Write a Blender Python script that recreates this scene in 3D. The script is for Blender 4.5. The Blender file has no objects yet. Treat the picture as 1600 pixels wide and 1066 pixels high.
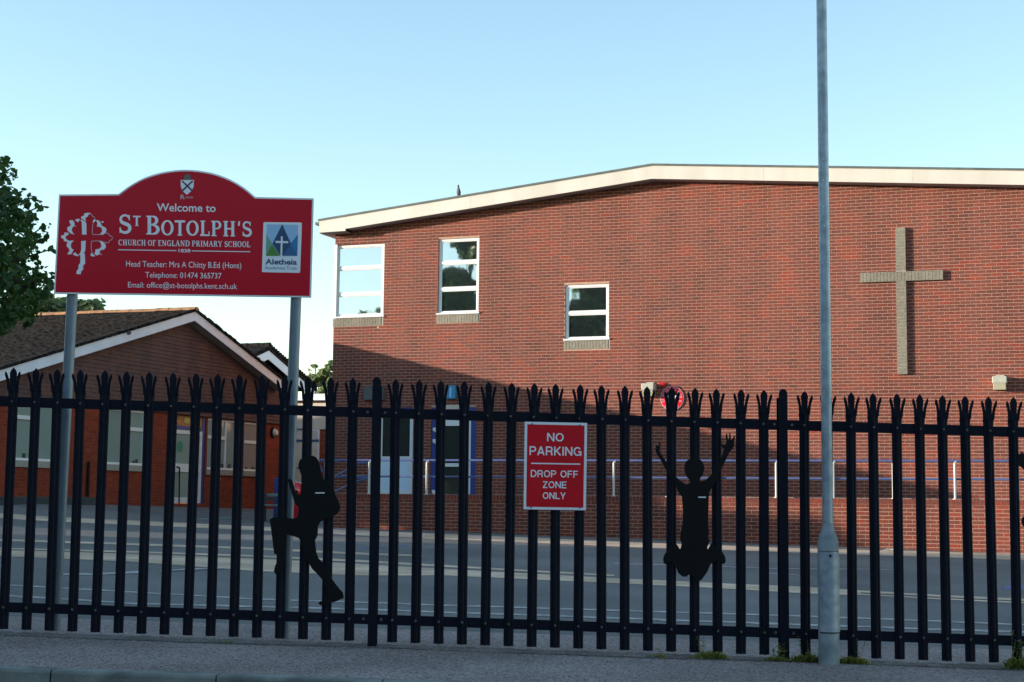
import bpy, math, random
import numpy as np
from mathutils import Matrix, Vector

# ------------------------------------------------------------------ camera, world, sun, exposure
F = 2450.0                       # focal length in pixels of the 1600 px wide photograph
PITCH = math.radians(5.83); ROLL = math.radians(0.6); CZ = 0.963
scene = bpy.context.scene
cam_d = bpy.data.cameras.new('camera'); cam = bpy.data.objects.new('camera', cam_d)
scene.collection.objects.link(cam); scene.camera = cam
cam_d.sensor_width = 36; cam_d.lens = 36 * F / 1600; cam_d.clip_start = .05; cam_d.clip_end = 3000
RM = (Matrix.Rotation(math.pi / 2 + PITCH, 3, 'X') @ Matrix.Rotation(ROLL, 3, 'Z'))
cam.matrix_world = Matrix.Translation((0, 0, CZ)) @ RM.to_4x4()

TH = math.radians(20); CA, SA = math.cos(TH), math.sin(TH)     # the school's axes are turned 20 degrees
SUN_T = Vector((.995, .070, -.106)).normalized()                # the way the sunlight travels
w = bpy.data.worlds.new('World'); scene.world = w; w.use_nodes = True
nt = w.node_tree; nt.nodes.clear()
sky = nt.nodes.new('ShaderNodeTexSky'); sky.sky_type = 'NISHITA'; sky.sun_disc = False
sky.sun_elevation = math.asin(-SUN_T.z)
sky.sun_rotation = math.atan2(-SUN_T.x, -SUN_T.y)
sky.altitude = 0; sky.air_density = 1.0; sky.dust_density = .1; sky.ozone_density = 1.6
bg = nt.nodes.new('ShaderNodeBackground'); bg.inputs[1].default_value = .15
wo = nt.nodes.new('ShaderNodeOutputWorld')
nt.links.new(sky.outputs[0], bg.inputs[0]); nt.links.new(bg.outputs[0], wo.inputs[0])
sd = bpy.data.lights.new('sun', 'SUN'); sd.energy = 2.95; sd.angle = math.radians(.5); sd.color = (1, .86, .72)
sun = bpy.data.objects.new('sun', sd); scene.collection.objects.link(sun)
sun.rotation_euler = SUN_T.to_track_quat('-Z', 'Y').to_euler(); sun.location = (-60, 0, 30)
scene.view_settings.view_transform = 'Standard'; scene.view_settings.look = 'None'
scene.view_settings.gamma = 1; scene.view_settings.use_curve_mapping = False
scene.view_settings.exposure = 1.70
scene.cycles.max_bounces = 8

random.seed(7); rng = np.random.default_rng(7)
COL = scene.collection

# ------------------------------------------------------------------ geometry of the place
def P(a, b, z): return Vector((a * CA + b * SA, -a * SA + b * CA, z))
def hit(px, py, n, d):
    r = RM @ Vector(((px - 800) / F, -(py - 533) / F, -1)); n = Vector(n)
    t = (d - n.z * CZ) / n.dot(r)
    return Vector((0, 0, CZ)) + r * t
def on_b(px, py, b):                       # point on a wall parallel to the hall's front: (a, z)
    p = hit(px, py, (SA, CA, 0), b); return (p.x * CA - p.y * SA, p.z)
def on_a(px, py, a):                       # point on a wall at right angles to it: (b, z)
    p = hit(px, py, (CA, -SA, 0), a); return (p.x * SA + p.y * CA, p.z)
FY = lambda x, off=0: 10.65 + off - .023 * x          # the fence line
def on_f(px, py, off=0): return hit(px, py, (.023, 1, 0), 10.65 + off)
def sstep(e0, e1, x):
    t = min(1, max(0, (x - e0) / (e1 - e0))); return t * t * (3 - 2 * t)
def gz(x, y):
    if y <= 10.65: return -.0205 * x - .035 - .005 * (10.65 - y)
    k = max(.008, .0205 - .00026 * (y - 10.65))
    z = -.035 + .0132 * min(y - 10.65, 34) - x * k
    a = x * CA - y * SA; b = x * SA + y * CA
    ex = .40 - .021 * min(max(b - 28.8, 0), 11)
    z += ex * (1 - sstep(0, 5.5, a + 22.4)) * sstep(20, 29, b)
    return z
def on_ground(px, py):
    r = RM @ Vector(((px - 800) / F, -(py - 533) / F, -1))
    lo = None; t = 6.0
    while t < 90:
        if CZ + r.z * t < gz(r.x * t, r.y * t): break
        t += .05
    return Vector((r.x * t, r.y * t, gz(r.x * t, r.y * t)))

# ------------------------------------------------------------------ materials
def new_mat(name):
    m = bpy.data.materials.new(name); m.use_nodes = True
    return m, m.node_tree, m.node_tree.nodes['Principled BSDF']
def mat(name, col, rough=.6, var=0, scale=8, bump=0, bscale=60, metal=0, spec=.5, col2=None, detail=6, coat=0, stretch=None):
    m, n, b = new_mat(name)
    b.inputs['Roughness'].default_value = rough; b.inputs['Metallic'].default_value = metal
    b.inputs['Specular IOR Level'].default_value = spec; b.inputs['Coat Weight'].default_value = coat
    b.inputs['Coat Roughness'].default_value = .06
    b.inputs['Base Color'].default_value = (*col, 1)
    g = n.nodes.new('ShaderNodeNewGeometry'); src = g.outputs['Position']
    if stretch:
        mp = n.nodes.new('ShaderNodeMapping'); mp.inputs['Scale'].default_value = stretch
        n.links.new(src, mp.inputs[0]); src = mp.outputs[0]
    if var or col2:
        t = n.nodes.new('ShaderNodeTexNoise'); t.inputs['Scale'].default_value = scale; t.inputs['Detail'].default_value = detail
        n.links.new(src, t.inputs['Vector'])
        r = n.nodes.new('ShaderNodeValToRGB')
        c1 = tuple(c * (1 - var) for c in col); c2 = col2 or tuple(min(1, c * (1 + var)) for c in col)
        r.color_ramp.elements[0].position = .34; r.color_ramp.elements[1].position = .66
        r.color_ramp.elements[0].color = (*c1, 1); r.color_ramp.elements[1].color = (*c2, 1)
        n.links.new(t.outputs[0], r.inputs[0]); n.links.new(r.outputs[0], b.inputs['Base Color'])
    if bump:
        t2 = n.nodes.new('ShaderNodeTexNoise'); t2.inputs['Scale'].default_value = bscale; t2.inputs['Detail'].default_value = 5
        n.links.new(src, t2.inputs['Vector'])
        bp = n.nodes.new('ShaderNodeBump'); bp.inputs['Strength'].default_value = bump; bp.inputs['Distance'].default_value = .01
        n.links.new(t2.outputs[0], bp.inputs['Height']); n.links.new(bp.outputs[0], b.inputs['Normal'])
    return m

def mth(n, op, a, b=None, c=None):
    x = n.nodes.new('ShaderNodeMath'); x.operation = op
    for i, v in enumerate((a, b, c)):
        if v is None: continue
        if isinstance(v, (int, float)): x.inputs[i].default_value = v
        else: n.links.new(v, x.inputs[i])
    return x.outputs[0]
def brick_mat(name, cols, along=(CA, -SA), pitch=.225, course=.075, stagger=.5, joints=None, patch=None, rough=.85):
    """each brick of the grid takes its own fired colour; the grid follows the built bricks"""
    m, n, b = new_mat(name); b.inputs['Roughness'].default_value = rough; b.inputs['Specular IOR Level'].default_value = .25
    g = n.nodes.new('ShaderNodeNewGeometry'); s = n.nodes.new('ShaderNodeSeparateXYZ'); n.links.new(g.outputs['Position'], s.inputs[0])
    a = mth(n, 'ADD', mth(n, 'MULTIPLY', s.outputs[0], along[0]), mth(n, 'MULTIPLY', s.outputs[1], along[1]))
    zr = mth(n, 'DIVIDE', s.outputs[2], course); row = mth(n, 'FLOOR', zr)
    odd = mth(n, 'MULTIPLY', mth(n, 'FLOORED_MODULO', row, 2), stagger)
    ar = mth(n, 'ADD', mth(n, 'DIVIDE', a, pitch), odd); colm = mth(n, 'FLOOR', ar)
    cv = n.nodes.new('ShaderNodeCombineXYZ'); n.links.new(colm, cv.inputs[0]); n.links.new(row, cv.inputs[1])
    wn = n.nodes.new('ShaderNodeTexWhiteNoise'); wn.noise_dimensions = '2D'; n.links.new(cv.outputs[0], wn.inputs['Vector'])
    r = n.nodes.new('ShaderNodeValToRGB'); r.color_ramp.interpolation = 'CONSTANT' if len(cols) > 2 else 'LINEAR'
    els = r.color_ramp.elements
    while len(els) < len(cols): els.new(.5)
    for i, c in enumerate(cols): els[i].position = i / len(cols); els[i].color = (*c, 1)
    # big soft batches of redder bricks
    nz = n.nodes.new('ShaderNodeTexNoise'); nz.inputs['Scale'].default_value = .9; nz.inputs['Detail'].default_value = 3
    n.links.new(g.outputs['Position'], nz.inputs['Vector'])
    mixv = mth(n, 'ADD', mth(n, 'MULTIPLY', wn.outputs[0], .72), mth(n, 'MULTIPLY', mth(n, 'SUBTRACT', nz.outputs[0], .36), 1.0))
    n.links.new(mth(n, 'MINIMUM', mth(n, 'MAXIMUM', mixv, 0), .999), r.inputs[0])
    fn = n.nodes.new('ShaderNodeTexNoise'); fn.inputs['Scale'].default_value = 35; fn.inputs['Detail'].default_value = 6
    n.links.new(g.outputs['Position'], fn.inputs['Vector'])
    mx = n.nodes.new('ShaderNodeMix'); mx.data_type = 'RGBA'; mx.blend_type = 'MULTIPLY'; mx.inputs[0].default_value = 1
    n.links.new(r.outputs[0], mx.inputs['A'])
    vr = n.nodes.new('ShaderNodeMapRange'); vr.inputs['From Min'].default_value = .3; vr.inputs['From Max'].default_value = .7
    vr.inputs['To Min'].default_value = .72; vr.inputs['To Max'].default_value = 1.22
    n.links.new(fn.outputs[0], vr.inputs[0]); n.links.new(vr.outputs[0], mx.inputs['B'])
    out = mx.outputs['Result']
    # weathering: broad tone drift, faint vertical runs, small pale spalls
    mp = n.nodes.new('ShaderNodeMapping'); mp.inputs['Scale'].default_value = (.9, .9, .16); n.links.new(g.outputs['Position'], mp.inputs[0])
    sn = n.nodes.new('ShaderNodeTexNoise'); sn.inputs['Scale'].default_value = 1.6; sn.inputs['Detail'].default_value = 7; n.links.new(mp.outputs[0], sn.inputs['Vector'])
    sr = n.nodes.new('ShaderNodeMapRange'); sr.inputs['From Min'].default_value = .3; sr.inputs['From Max'].default_value = .7; sr.inputs['To Min'].default_value = .80; sr.inputs['To Max'].default_value = 1.17
    n.links.new(sn.outputs[0], sr.inputs[0])
    m3 = n.nodes.new('ShaderNodeMix'); m3.data_type = 'RGBA'; m3.blend_type = 'MULTIPLY'; m3.inputs[0].default_value = 1
    n.links.new(out, m3.inputs['A']); n.links.new(sr.outputs[0], m3.inputs['B'])
    vo = n.nodes.new('ShaderNodeTexVoronoi'); vo.inputs['Scale'].default_value = .95; n.links.new(g.outputs['Position'], vo.inputs['Vector'])
    m4 = n.nodes.new('ShaderNodeMix'); m4.data_type = 'RGBA'; n.links.new(mth(n, 'LESS_THAN', vo.outputs['Distance'], .024), m4.inputs[0])
    n.links.new(m3.outputs['Result'], m4.inputs['A']); m4.inputs['B'].default_value = (.55, .45, .38, 1)
    out = m4.outputs['Result']
    if joints:
        fa = mth(n, 'FRACT', ar); fz = mth(n, 'FRACT', zr)
        ja = mth(n, 'LESS_THAN', fa, .05); jz = mth(n, 'LESS_THAN', fz, .15)
        j = mth(n, 'MAXIMUM', ja, jz)
        m2 = n.nodes.new('ShaderNodeMix'); m2.data_type = 'RGBA'
        n.links.new(j, m2.inputs[0]); n.links.new(out, m2.inputs['A']); m2.inputs['B'].default_value = (*joints, 1)
        out = m2.outputs['Result']
        bp = n.nodes.new('ShaderNodeBump'); bp.inputs['Strength'].default_value = .5; bp.inputs['Distance'].default_value = .006; bp.invert = True
        n.links.new(j, bp.inputs['Height']); n.links.new(bp.outputs[0], b.inputs['Normal'])
    n.links.new(out, b.inputs['Base Color'])
    return m

def asphalt(name, c, c2, speck, rough=.9, big=.5):
    m, n, b = new_mat(name); b.inputs['Roughness'].default_value = rough; b.inputs['Specular IOR Level'].default_value = .3
    g = n.nodes.new('ShaderNodeNewGeometry')
    def noise(s, d): 
        t = n.nodes.new('ShaderNodeTexNoise'); t.inputs['Scale'].default_value = s; t.inputs['Detail'].default_value = d
        n.links.new(g.outputs['Position'], t.inputs['Vector']); return t.outputs[0]
    r = n.nodes.new('ShaderNodeValToRGB'); r.color_ramp.elements[0].position = .35; r.color_ramp.elements[1].position = .65
    r.color_ramp.elements[0].color = (*c, 1); r.color_ramp.elements[1].color = (*c2, 1)
    n.links.new(noise(big, 8), r.inputs[0])
    v = n.nodes.new('ShaderNodeTexVoronoi'); v.inputs['Scale'].default_value = 95
    n.links.new(g.outputs['Position'], v.inputs['Vector'])
    s = n.nodes.new('ShaderNodeSeparateColor'); n.links.new(v.outputs['Color'], s.inputs[0])
    r2 = n.nodes.new('ShaderNodeMapRange'); r2.inputs['To Min'].default_value = 1 - speck; r2.inputs['To Max'].default_value = 1 + speck
    n.links.new(s.outputs[0], r2.inputs[0])
    mx = n.nodes.new('ShaderNodeMix'); mx.data_type = 'RGBA'; mx.blend_type = 'MULTIPLY'; mx.inputs[0].default_value = 1
    n.links.new(r.outputs[0], mx.inputs['A']); n.links.new(r2.outputs[0], mx.inputs['B'])
    n.links.new(mx.outputs['Result'], b.inputs['Base Color'])
    bp = n.nodes.new('ShaderNodeBump'); bp.inputs['Strength'].default_value = .5; bp.inputs['Distance'].default_value = .004
    n.links.new(v.outputs['Distance'], bp.inputs['Height']); n.links.new(bp.outputs[0], b.inputs['Normal'])
    return m

def leaf_mat(name, cols, trans=.35):
    m, n, b = new_mat(name); b.inputs['Roughness'].default_value = .5; b.inputs['Specular IOR Level'].default_value = .3
    g = n.nodes.new('ShaderNodeNewGeometry')
    r = n.nodes.new('ShaderNodeValToRGB'); els = r.color_ramp.elements
    while len(els) < len(cols): els.new(.5)
    for i, c in enumerate(cols): els[i].position = i / (len(cols) - 1); els[i].color = (*c, 1)
    n.links.new(g.outputs['Random Per Island'], r.inputs[0]); n.links.new(r.outputs[0], b.inputs['Base Color'])
    tr = n.nodes.new('ShaderNodeBsdfTranslucent'); mx = n.nodes.new('ShaderNodeMixShader'); mx.inputs[0].default_value = trans
    hs = n.nodes.new('ShaderNodeHueSaturation'); hs.inputs['Value'].default_value = 1.6; hs.inputs['Saturation'].default_value = 1.1
    n.links.new(r.outputs[0], hs.inputs['Color']); n.links.new(hs.outputs[0], tr.inputs[0])
    out = n.nodes['Material Output']
    n.links.new(b.outputs[0], mx.inputs[1]); n.links.new(tr.outputs[0], mx.inputs[2]); n.links.new(mx.outputs[0], out.inputs[0])
    return m
def glass_mat(name, base, mirror=.6, tint=(.9, .95, 1), rough=.02):
    m, n, b = new_mat(name); b.inputs['Base Color'].default_value = (*base, 1); b.inputs['Roughness'].default_value = .08
    gl = n.nodes.new('ShaderNodeBsdfGlossy'); gl.inputs['Roughness'].default_value = rough; gl.inputs[0].default_value = (*tint, 1)
    g = n.nodes.new('ShaderNodeNewGeometry'); t = n.nodes.new('ShaderNodeTexNoise'); t.inputs['Scale'].default_value = 1.3
    n.links.new(g.outputs['Position'], t.inputs['Vector'])
    bp = n.nodes.new('ShaderNodeBump'); bp.inputs['Strength'].default_value = .04; bp.inputs['Distance'].default_value = .05
    n.links.new(t.outputs[0], bp.inputs['Height']); n.links.new(bp.outputs[0], gl.inputs['Normal'])
    mx = n.nodes.new('ShaderNodeMixShader'); mx.inputs[0].default_value = mirror
    n.links.new(b.outputs[0], mx.inputs[1]); n.links.new(gl.outputs[0], mx.inputs[2])
    n.links.new(mx.outputs[0], n.nodes['Material Output'].inputs[0])
    return m

RED_BRICKS = [(.125, .044, .034), (.150, .048, .037), (.170, .050, .037), (.160, .053, .040), (.185, .051, .035), (.205, .052, .034), (.235, .048, .030)]
M = {
 'brick': brick_mat('red_brick', RED_BRICKS),
 'brick_t': brick_mat('terrace_brick', [(c[0] * 1.02, c[1] * .95, c[2] * .9) for c in RED_BRICKS]),
 'mortar': mat('mortar', (.44, .275, .20), .95, .12, 20, .4, 90),
 'grey_brick': brick_mat('grey_buff_brick', [(.22, .20, .155), (.245, .225, .175), (.235, .21, .165), (.26, .24, .19)], pitch=.075, course=.075, stagger=0),
 'grey_mortar': mat('grey_mortar', (.33, .31, .26), .95, .1, 20),
 'orange_brick': brick_mat('orange_brick', [(.22, .036, .016), (.25, .040, .017), (.20, .033, .015), (.28, .046, .019)], along=(SA, CA), joints=(.22, .06, .033)),
 'orange_brick_a': brick_mat('orange_brick_front', [(.22, .05, .02), (.25, .058, .024), (.20, .045, .019), (.27, .065, .027)], joints=(.23, .10, .055)),
 'hung_tile': brick_mat('hanging_tile', [(.145, .080, .068), (.12, .07, .064), (.135, .075, .064), (.165, .08, .064)], along=(SA, CA), pitch=.165, course=.1),
 'roof_tile': mat('mossy_roof_tile', (.011, .0105, .012), .95, .5, 9, .5, 40, spec=.04, col2=(.040, .037, .036), detail=12),
 'ridge_tile': mat('ridge_tile', (.34, .17, .08), .85, .3, 6, .3, 40),
 'fascia': mat('cream_fascia_paint', (.60, .565, .49), .45, .07, 1.8, stretch=(1, 1, .25), col2=(.64, .61, .54)),
 'white': mat('white_upvc', (.74, .74, .73), .35, .03, 3),
 'white_old': mat('white_bargeboard', (.72, .76, .82), .5, .06, 2),
 'soffit': mat('soffit_board', (.36, .34, .31), .7, .12, 3),
 'roof_edge': mat('grey_green_roof_edge', (.09, .11, .10), .6, .2, 4),
 'roof_felt': mat('roof_felt', (.10, .10, .10), .9, .2, 3),
 'glass': glass_mat('window_glass', (.02, .03, .032), .5),
 'glass_dark': glass_mat('door_glass', (.035, .04, .036), .05),
 'blind': glass_mat('blind_behind_glass', (.27, .35, .31), .10),
 'blind_warm': glass_mat('warm_blind_behind_glass', (.34, .29, .24), .10),
 'pale_blue': mat('pale_blue_panel', (.60, .72, .84), .4, .03, 2),
 'blue': mat('blue_paint', (.028, .05, .22), .35, .08, 3),
 'rail_blue': mat('handrail_blue', (.075, .105, .24), .35, .1, 5),
 'rail_white': mat('handrail_post_cream', (.55, .54, .50), .4, .05, 5),
 'black': mat('black_powder_coat', (.007, .0085, .017), .6, .15, 30, .03, 120, spec=.12),
 'plate': mat('black_plate', (.005, .005, .006), .55, .1, 10, spec=.18),
 'bolt': mat('dull_bolt', (.10, .10, .09), .5, .3, 40),
 'galv': mat('galvanised_steel', (.27, .33, .38), .42, .16, 14, .08, 60, metal=.3, col2=(.38, .44, .48)),
 'galv2': mat('dull_galvanised_base', (.22, .27, .29), .55, .22, 9, .1, 60, metal=.15, col2=(.32, .37, .38)),
 'post': mat('grey_sign_post', (.15, .19, .23), .4, .1, 10, metal=.2),
 'sign_red': mat('sign_red', (.60, .004, .022), .32, .03, 3, spec=.16, coat=.03),
 'sign_red2': mat('no_parking_red', (.66, .012, .022), .4, .04, 5, spec=.16),
 'sign_white': mat('sign_white', (.85, .85, .88), .35, .02, 6),
 'letter': mat('lettering_white', (.88, .87, .90), .4),
 'badge_pink': mat('badge_pink', (.55, .34, .40), .5), 'letter_dim': mat('lettering_pale', (.62, .52, .60), .4),
 'crest_green': mat('mitre_green', (.10, .16, .13), .5), 'crest_purple': mat('crest_purple', (.07, .03, .09), .5),
 'lt_blue': mat('logo_sky_blue', (.36, .56, .80), .4), 'navy': mat('logo_navy', (.012, .06, .15), .4),
 'navy2': mat('logo_text_navy', (.03, .09, .19), .4), 'teal': mat('logo_teal', (.02, .20, .42), .4), 'teal2': mat('logo_blue', (.02, .12, .30), .4),
 'green1': mat('logo_green', (.08, .24, .03), .4), 'green2': mat('logo_pale_green', (.18, .40, .26), .4),
 'buff': asphalt('sun_streak_colour', (.50, .36, .245), (.80, .57, .39), .14, big=1.1),  # sunlight put into the ground colour, for the pale streaks
 'play': asphalt('playground_asphalt', (.135, .130, .122), (.205, .194, .178), .25, big=.35),
 'pave': asphalt('footway_asphalt', (.235, .185, .165), (.335, .265, .24), .7, big=.8),
 'road': asphalt('road_asphalt', (.05, .05, .05), (.07, .07, .07), .3),
 'earth': mat('ground_earth', (.09, .09, .06), .95, .3, 1),
 'kerb': mat('kerb_concrete', (.19, .20, .18), .9, .35, 5, .5, 90, col2=(.27, .28, .25)),
 'line': mat('worn_line_paint', (.40, .39, .36), .7, .4, 9), 'line_pink': mat('worn_pink_line_paint', (.34, .25, .28), .7, .3, 5),
 'line_blue': mat('worn_blue_line_paint', (.10, .15, .33), .7, .3, 5), 'line_green': mat('worn_green_line_paint', (.16, .30, .24), .7, .3, 5),
 'leaf_dark': leaf_mat('dark_leaf', [(.022, .052, .012), (.036, .078, .018), (.07, .125, .035)]),
 'leaf_mid': leaf_mat('mid_leaf', [(.10, .14, .07), (.15, .20, .09), (.22, .26, .13)]),
 'weed': leaf_mat('weed_leaf', [(.12, .15, .03), (.20, .22, .05), (.29, .28, .09)]),
 'bark': mat('bark', (.06, .045, .035), .95, .3, 12, .8, 30),
 'lamp_beige': mat('lamp_body_beige', (.42, .42, .34), .5, .08, 12), 'lamp_glass': glass_mat('lamp_glass', (.48, .46, .30), .08),
 'red_plastic': mat('glossy_red_plastic', (.62, .012, .02), .18, .1, 3, coat=.6),
 'dark_green': mat('dark_green_wood', (.03, .045, .05), .7, .2, 8), 'grey_slat': mat('weathered_grey_slat', (.16, .18, .17), .8, .2, 12),
 'cream_panel': mat('cream_panel', (.56, .49, .42), .6, .05, 3), 'cream_door': mat('cream_door', (.60, .54, .42), .5, .04, 3),
 'yellow': mat('yellow_notice', (.55, .42, .10), .6), 'orange': mat('orange_panel', (.42, .17, .05), .6, .25, 9),
 'sticker': mat('green_sticker', (.02, .22, .14), .5), 'clock': mat('lamp_white', (.72, .68, .58), .4),
 'pigeon': mat('pigeon_grey', (.10, .10, .12), .7, .25, 60), 'sign_teal': mat('teal_lamp_box', (.04, .25, .45), .4), 'litter': mat('litter_white', (.7, .7, .68), .6),
 'stone': mat('grit', (.16, .15, .14), .9, .4, 60),
 'foot_strip': asphalt('dark_strip_asphalt', (.09, .078, .07), (.20, .165, .15), .7, big=3.0),
 'debris': mat('leaf_litter', (.09, .06, .035), .9, .4, 60),
}

# ------------------------------------------------------------------ mesh helpers
class MB:
    """collects pieces in world coordinates, then links them as one mesh object"""
    def __init__(s): s.v = []; s.f = []; s.m = []; s.mi = 0
    def add(s, vs, fs, mi=None):
        n = len(s.v); s.v += [tuple(p) for p in vs]; s.f += [tuple(i + n for i in f) for f in fs]
        s.m += [s.mi if mi is None else mi] * len(fs)
    def hexa(s, c):  # c: 8 corners, bottom ring then top ring
        s.add(c, [(3, 2, 1, 0), (4, 5, 6, 7), (0, 1, 5, 4), (1, 2, 6, 5), (2, 3, 7, 6), (3, 0, 4, 7)])
    def box(s, x0, x1, y0, y1, z0, z1, T=None):
        T = T or (lambda x, y, z: Vector((x, y, z)))
        s.hexa([T(x0, y0, z0), T(x1, y0, z0), T(x1, y1, z0), T(x0, y1, z0), T(x0, y0, z1), T(x1, y0, z1), T(x1, y1, z1), T(x0, y1, z1)])
    def prism(s, poly, e, T=None):  # planar polygon (world pts) extruded by vector e; triangulated caps
        n = len(poly); poly = [Vector(p) for p in poly]; e = Vector(e)
        from mathutils.geometry import tessellate_polygon
        tri = tessellate_polygon([poly])
        vs = poly + [p + e for p in poly]
        fs = [tuple(t) for t in tri] + [tuple(i + n for i in reversed(t)) for t in tri]
        fs += [(i, (i + 1) % n, n + (i + 1) % n, n + i) for i in range(n)]
        s.add(vs, fs)
    def tube(s, p0, p1, r0, r1=None, n=12, cap=True):
        p0, p1 = Vector(p0), Vector(p1); r1 = r0 if r1 is None else r1
        d = (p1 - p0).normalized(); u = d.orthogonal().normalized(); v = d.cross(u)
        ring = [(math.cos(2 * math.pi * i / n), math.sin(2 * math.pi * i / n)) for i in range(n)]
        vs = [p0 + (u * c + v * q) * r0 for c, q in ring] + [p1 + (u * c + v * q) * r1 for c, q in ring]
        fs = [(i, (i + 1) % n, n + (i + 1) % n, n + i) for i in range(n)]
        if cap: fs += [tuple(range(n))[::-1], tuple(range(n, 2 * n))]
        s.add(vs, fs)
    def lathe(s, base, prof, n=20):
        base = Vector(base); vs = []; fs = []
        for r, z in prof: vs += [base + Vector((r * math.cos(2 * math.pi * i / n), r * math.sin(2 * math.pi * i / n), z)) for i in range(n)]
        for k in range(len(prof) - 1):
            fs += [(k * n + i, k * n + (i + 1) % n, (k + 1) * n + (i + 1) % n, (k + 1) * n + i) for i in range(n)]
        fs.append(tuple(range((len(prof) - 1) * n, len(prof) * n)))
        s.add(vs, fs)
    def build(s, name, m, parent=None, kind=None, label=None, smooth=False, flip=True):
        org = world_loc(parent)
        me = bpy.data.meshes.new(name)
        me.from_pydata([(p[0] - org.x, p[1] - org.y, p[2] - org.z) for p in s.v], [], s.f)
        ms = m if isinstance(m, (list, tuple)) else [m]
        for q in ms: me.materials.append(q)
        if len(ms) > 1: me.polygons.foreach_set('material_index', s.m)
        if flip:
            import bmesh
            bm = bmesh.new(); bm.from_mesh(me); bmesh.ops.recalc_face_normals(bm, faces=bm.faces); bm.to_mesh(me); bm.free()
        if smooth:
            me.polygons.foreach_set('use_smooth', [True] * len(me.polygons))
            try: me.set_sharp_from_angle(angle=math.radians(40))
            except Exception: pass
        o = bpy.data.objects.new(name, me); COL.objects.link(o)
        if parent: o.parent = parent
        if kind: o['kind'] = kind
        if label: o['label'] = label
        return o
def world_loc(o):
    v = Vector((0, 0, 0))
    while o: v = v + o.location; o = o.parent
    return v
def thing(name, label, cat, loc, group=None):
    o = bpy.data.objects.new(name, None); COL.objects.link(o); o.location = loc; o.empty_display_size = .2
    o['label'] = label; o['category'] = cat
    if group: o['group'] = group
    return o
def tag(o, label, cat, group=None):
    o['label'] = label; o['category'] = cat
    if group: o['group'] = group
    return o
def piece(name, me, parent, loc, rz=0, scale=None):
    o = bpy.data.objects.new(name, me); COL.objects.link(o); o.parent = parent
    o.location = Vector(loc) - world_loc(parent); o.rotation_euler = (0, 0, rz)
    if scale: o.scale = scale
    return o
def bevel(o, wd=.003, seg=1):
    md = o.modifiers.new('bevel', 'BEVEL'); md.width = wd; md.segments = seg; md.limit_method = 'ANGLE'; return o
def seen(p):
    d = RM.transposed() @ (Vector(p) - Vector((0, 0, CZ)))
    if d.z > -1: return False
    x = 800 + F * d.x / -d.z; y = 533 - F * d.y / -d.z
    return 0 <= x <= 1600 and 0 <= y <= 1066

def text2d(s, bold=0.0, stretch=1.0, spacing=1.0):
    cu = bpy.data.curves.new('t', 'FONT'); cu.body = s; cu.size = 1; cu.offset = bold; cu.space_character = spacing
    cu.resolution_u = 3
    ob = bpy.data.objects.new('t', cu); COL.objects.link(ob)
    dg = bpy.context.evaluated_depsgraph_get(); me = bpy.data.meshes.new_from_object(ob.evaluated_get(dg))
    vs = [(v.co.x * stretch, v.co.y) for v in me.vertices]; fs = [tuple(p.vertices) for p in me.polygons]
    bpy.data.objects.remove(ob); bpy.data.curves.remove(cu); bpy.data.meshes.remove(me)
    return vs, fs
def text_fit(mb, s, x0, x1, yb, yt, T, bold=.0, ref=None, spacing=1.0):
    """fit text between x0..x1, with its cap height between yb..yt"""
    vs, fs = text2d(s, bold, 1, spacing)
    xs = [v[0] for v in vs]; mnx, mxx = min(xs), max(xs)
    rv, _ = text2d(ref or 'H', bold); ry = [v[1] for v in rv]; cb, ct = min(ry), max(ry)
    out = [T(x0 + (v[0] - mnx) / (mxx - mnx) * (x1 - x0), yb + (v[1] - cb) / (ct - cb) * (yt - yb)) for v in vs]
    mb.add(out, fs)

# ------------------------------------------------------------------ ground, road, footway
mb = MB(); mb.add([(-400, -300, -2.2), (400, -300, -2.2), (400, 700, -2.2), (-400, 700, -2.2)], [(0, 1, 2, 3)])
mb.build('ground', M['earth'], kind='structure', flip=False)
def sheet(x0, x1, ys, nx, hf, yline=None):
    vs = []; fs = []; ny = len(ys)
    for j, y in enumerate(ys):
        for i in range(nx + 1):
            x = x0 + (x1 - x0) * i / nx; yy = y(x) if callable(y) else y
            vs.append((x, yy, hf(x, yy)))
    for j in range(ny - 1):
        for i in range(nx):
            k = j * (nx + 1) + i; fs.append((k, k + 1, k + nx + 2, k + nx + 1))
    return vs, fs
KF = lambda x: 8.73 - .0215 * x            # kerb face
kz = lambda x: gz(x, KF(x))
mb = MB()
mb.add(*sheet(-60, 60, [-8, -2, 2, 5, lambda x: KF(x) + .02], 60, lambda x, y: kz(x) - .125 - .02 * max(0, min(1, KF(x) - y)) + .01 * max(0, KF(x) - y)))
road = mb.build('road', M['road'], kind='structure', flip=False)
mb = MB(); mb.add(*sheet(-60, 60, [lambda x: KF(x) + .125, 9.4, 10, 10.65, 11.2, lambda x: 11.9 - .023 * x], 120, gz))
pavement = mb.build('pavement', M['pave'], kind='structure', flip=False)
mb = MB()
ys = [lambda x: 11.9 - .023 * x] + list(np.arange(12.4, 46, .8)) + [50, 60, 80, 120]
mb.add(*sheet(-70, 60, ys, 170, lambda x, y: gz(x, y + .01) ))
playground = mb.build('playground', M['play'], kind='structure', flip=False, smooth=True)

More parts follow.
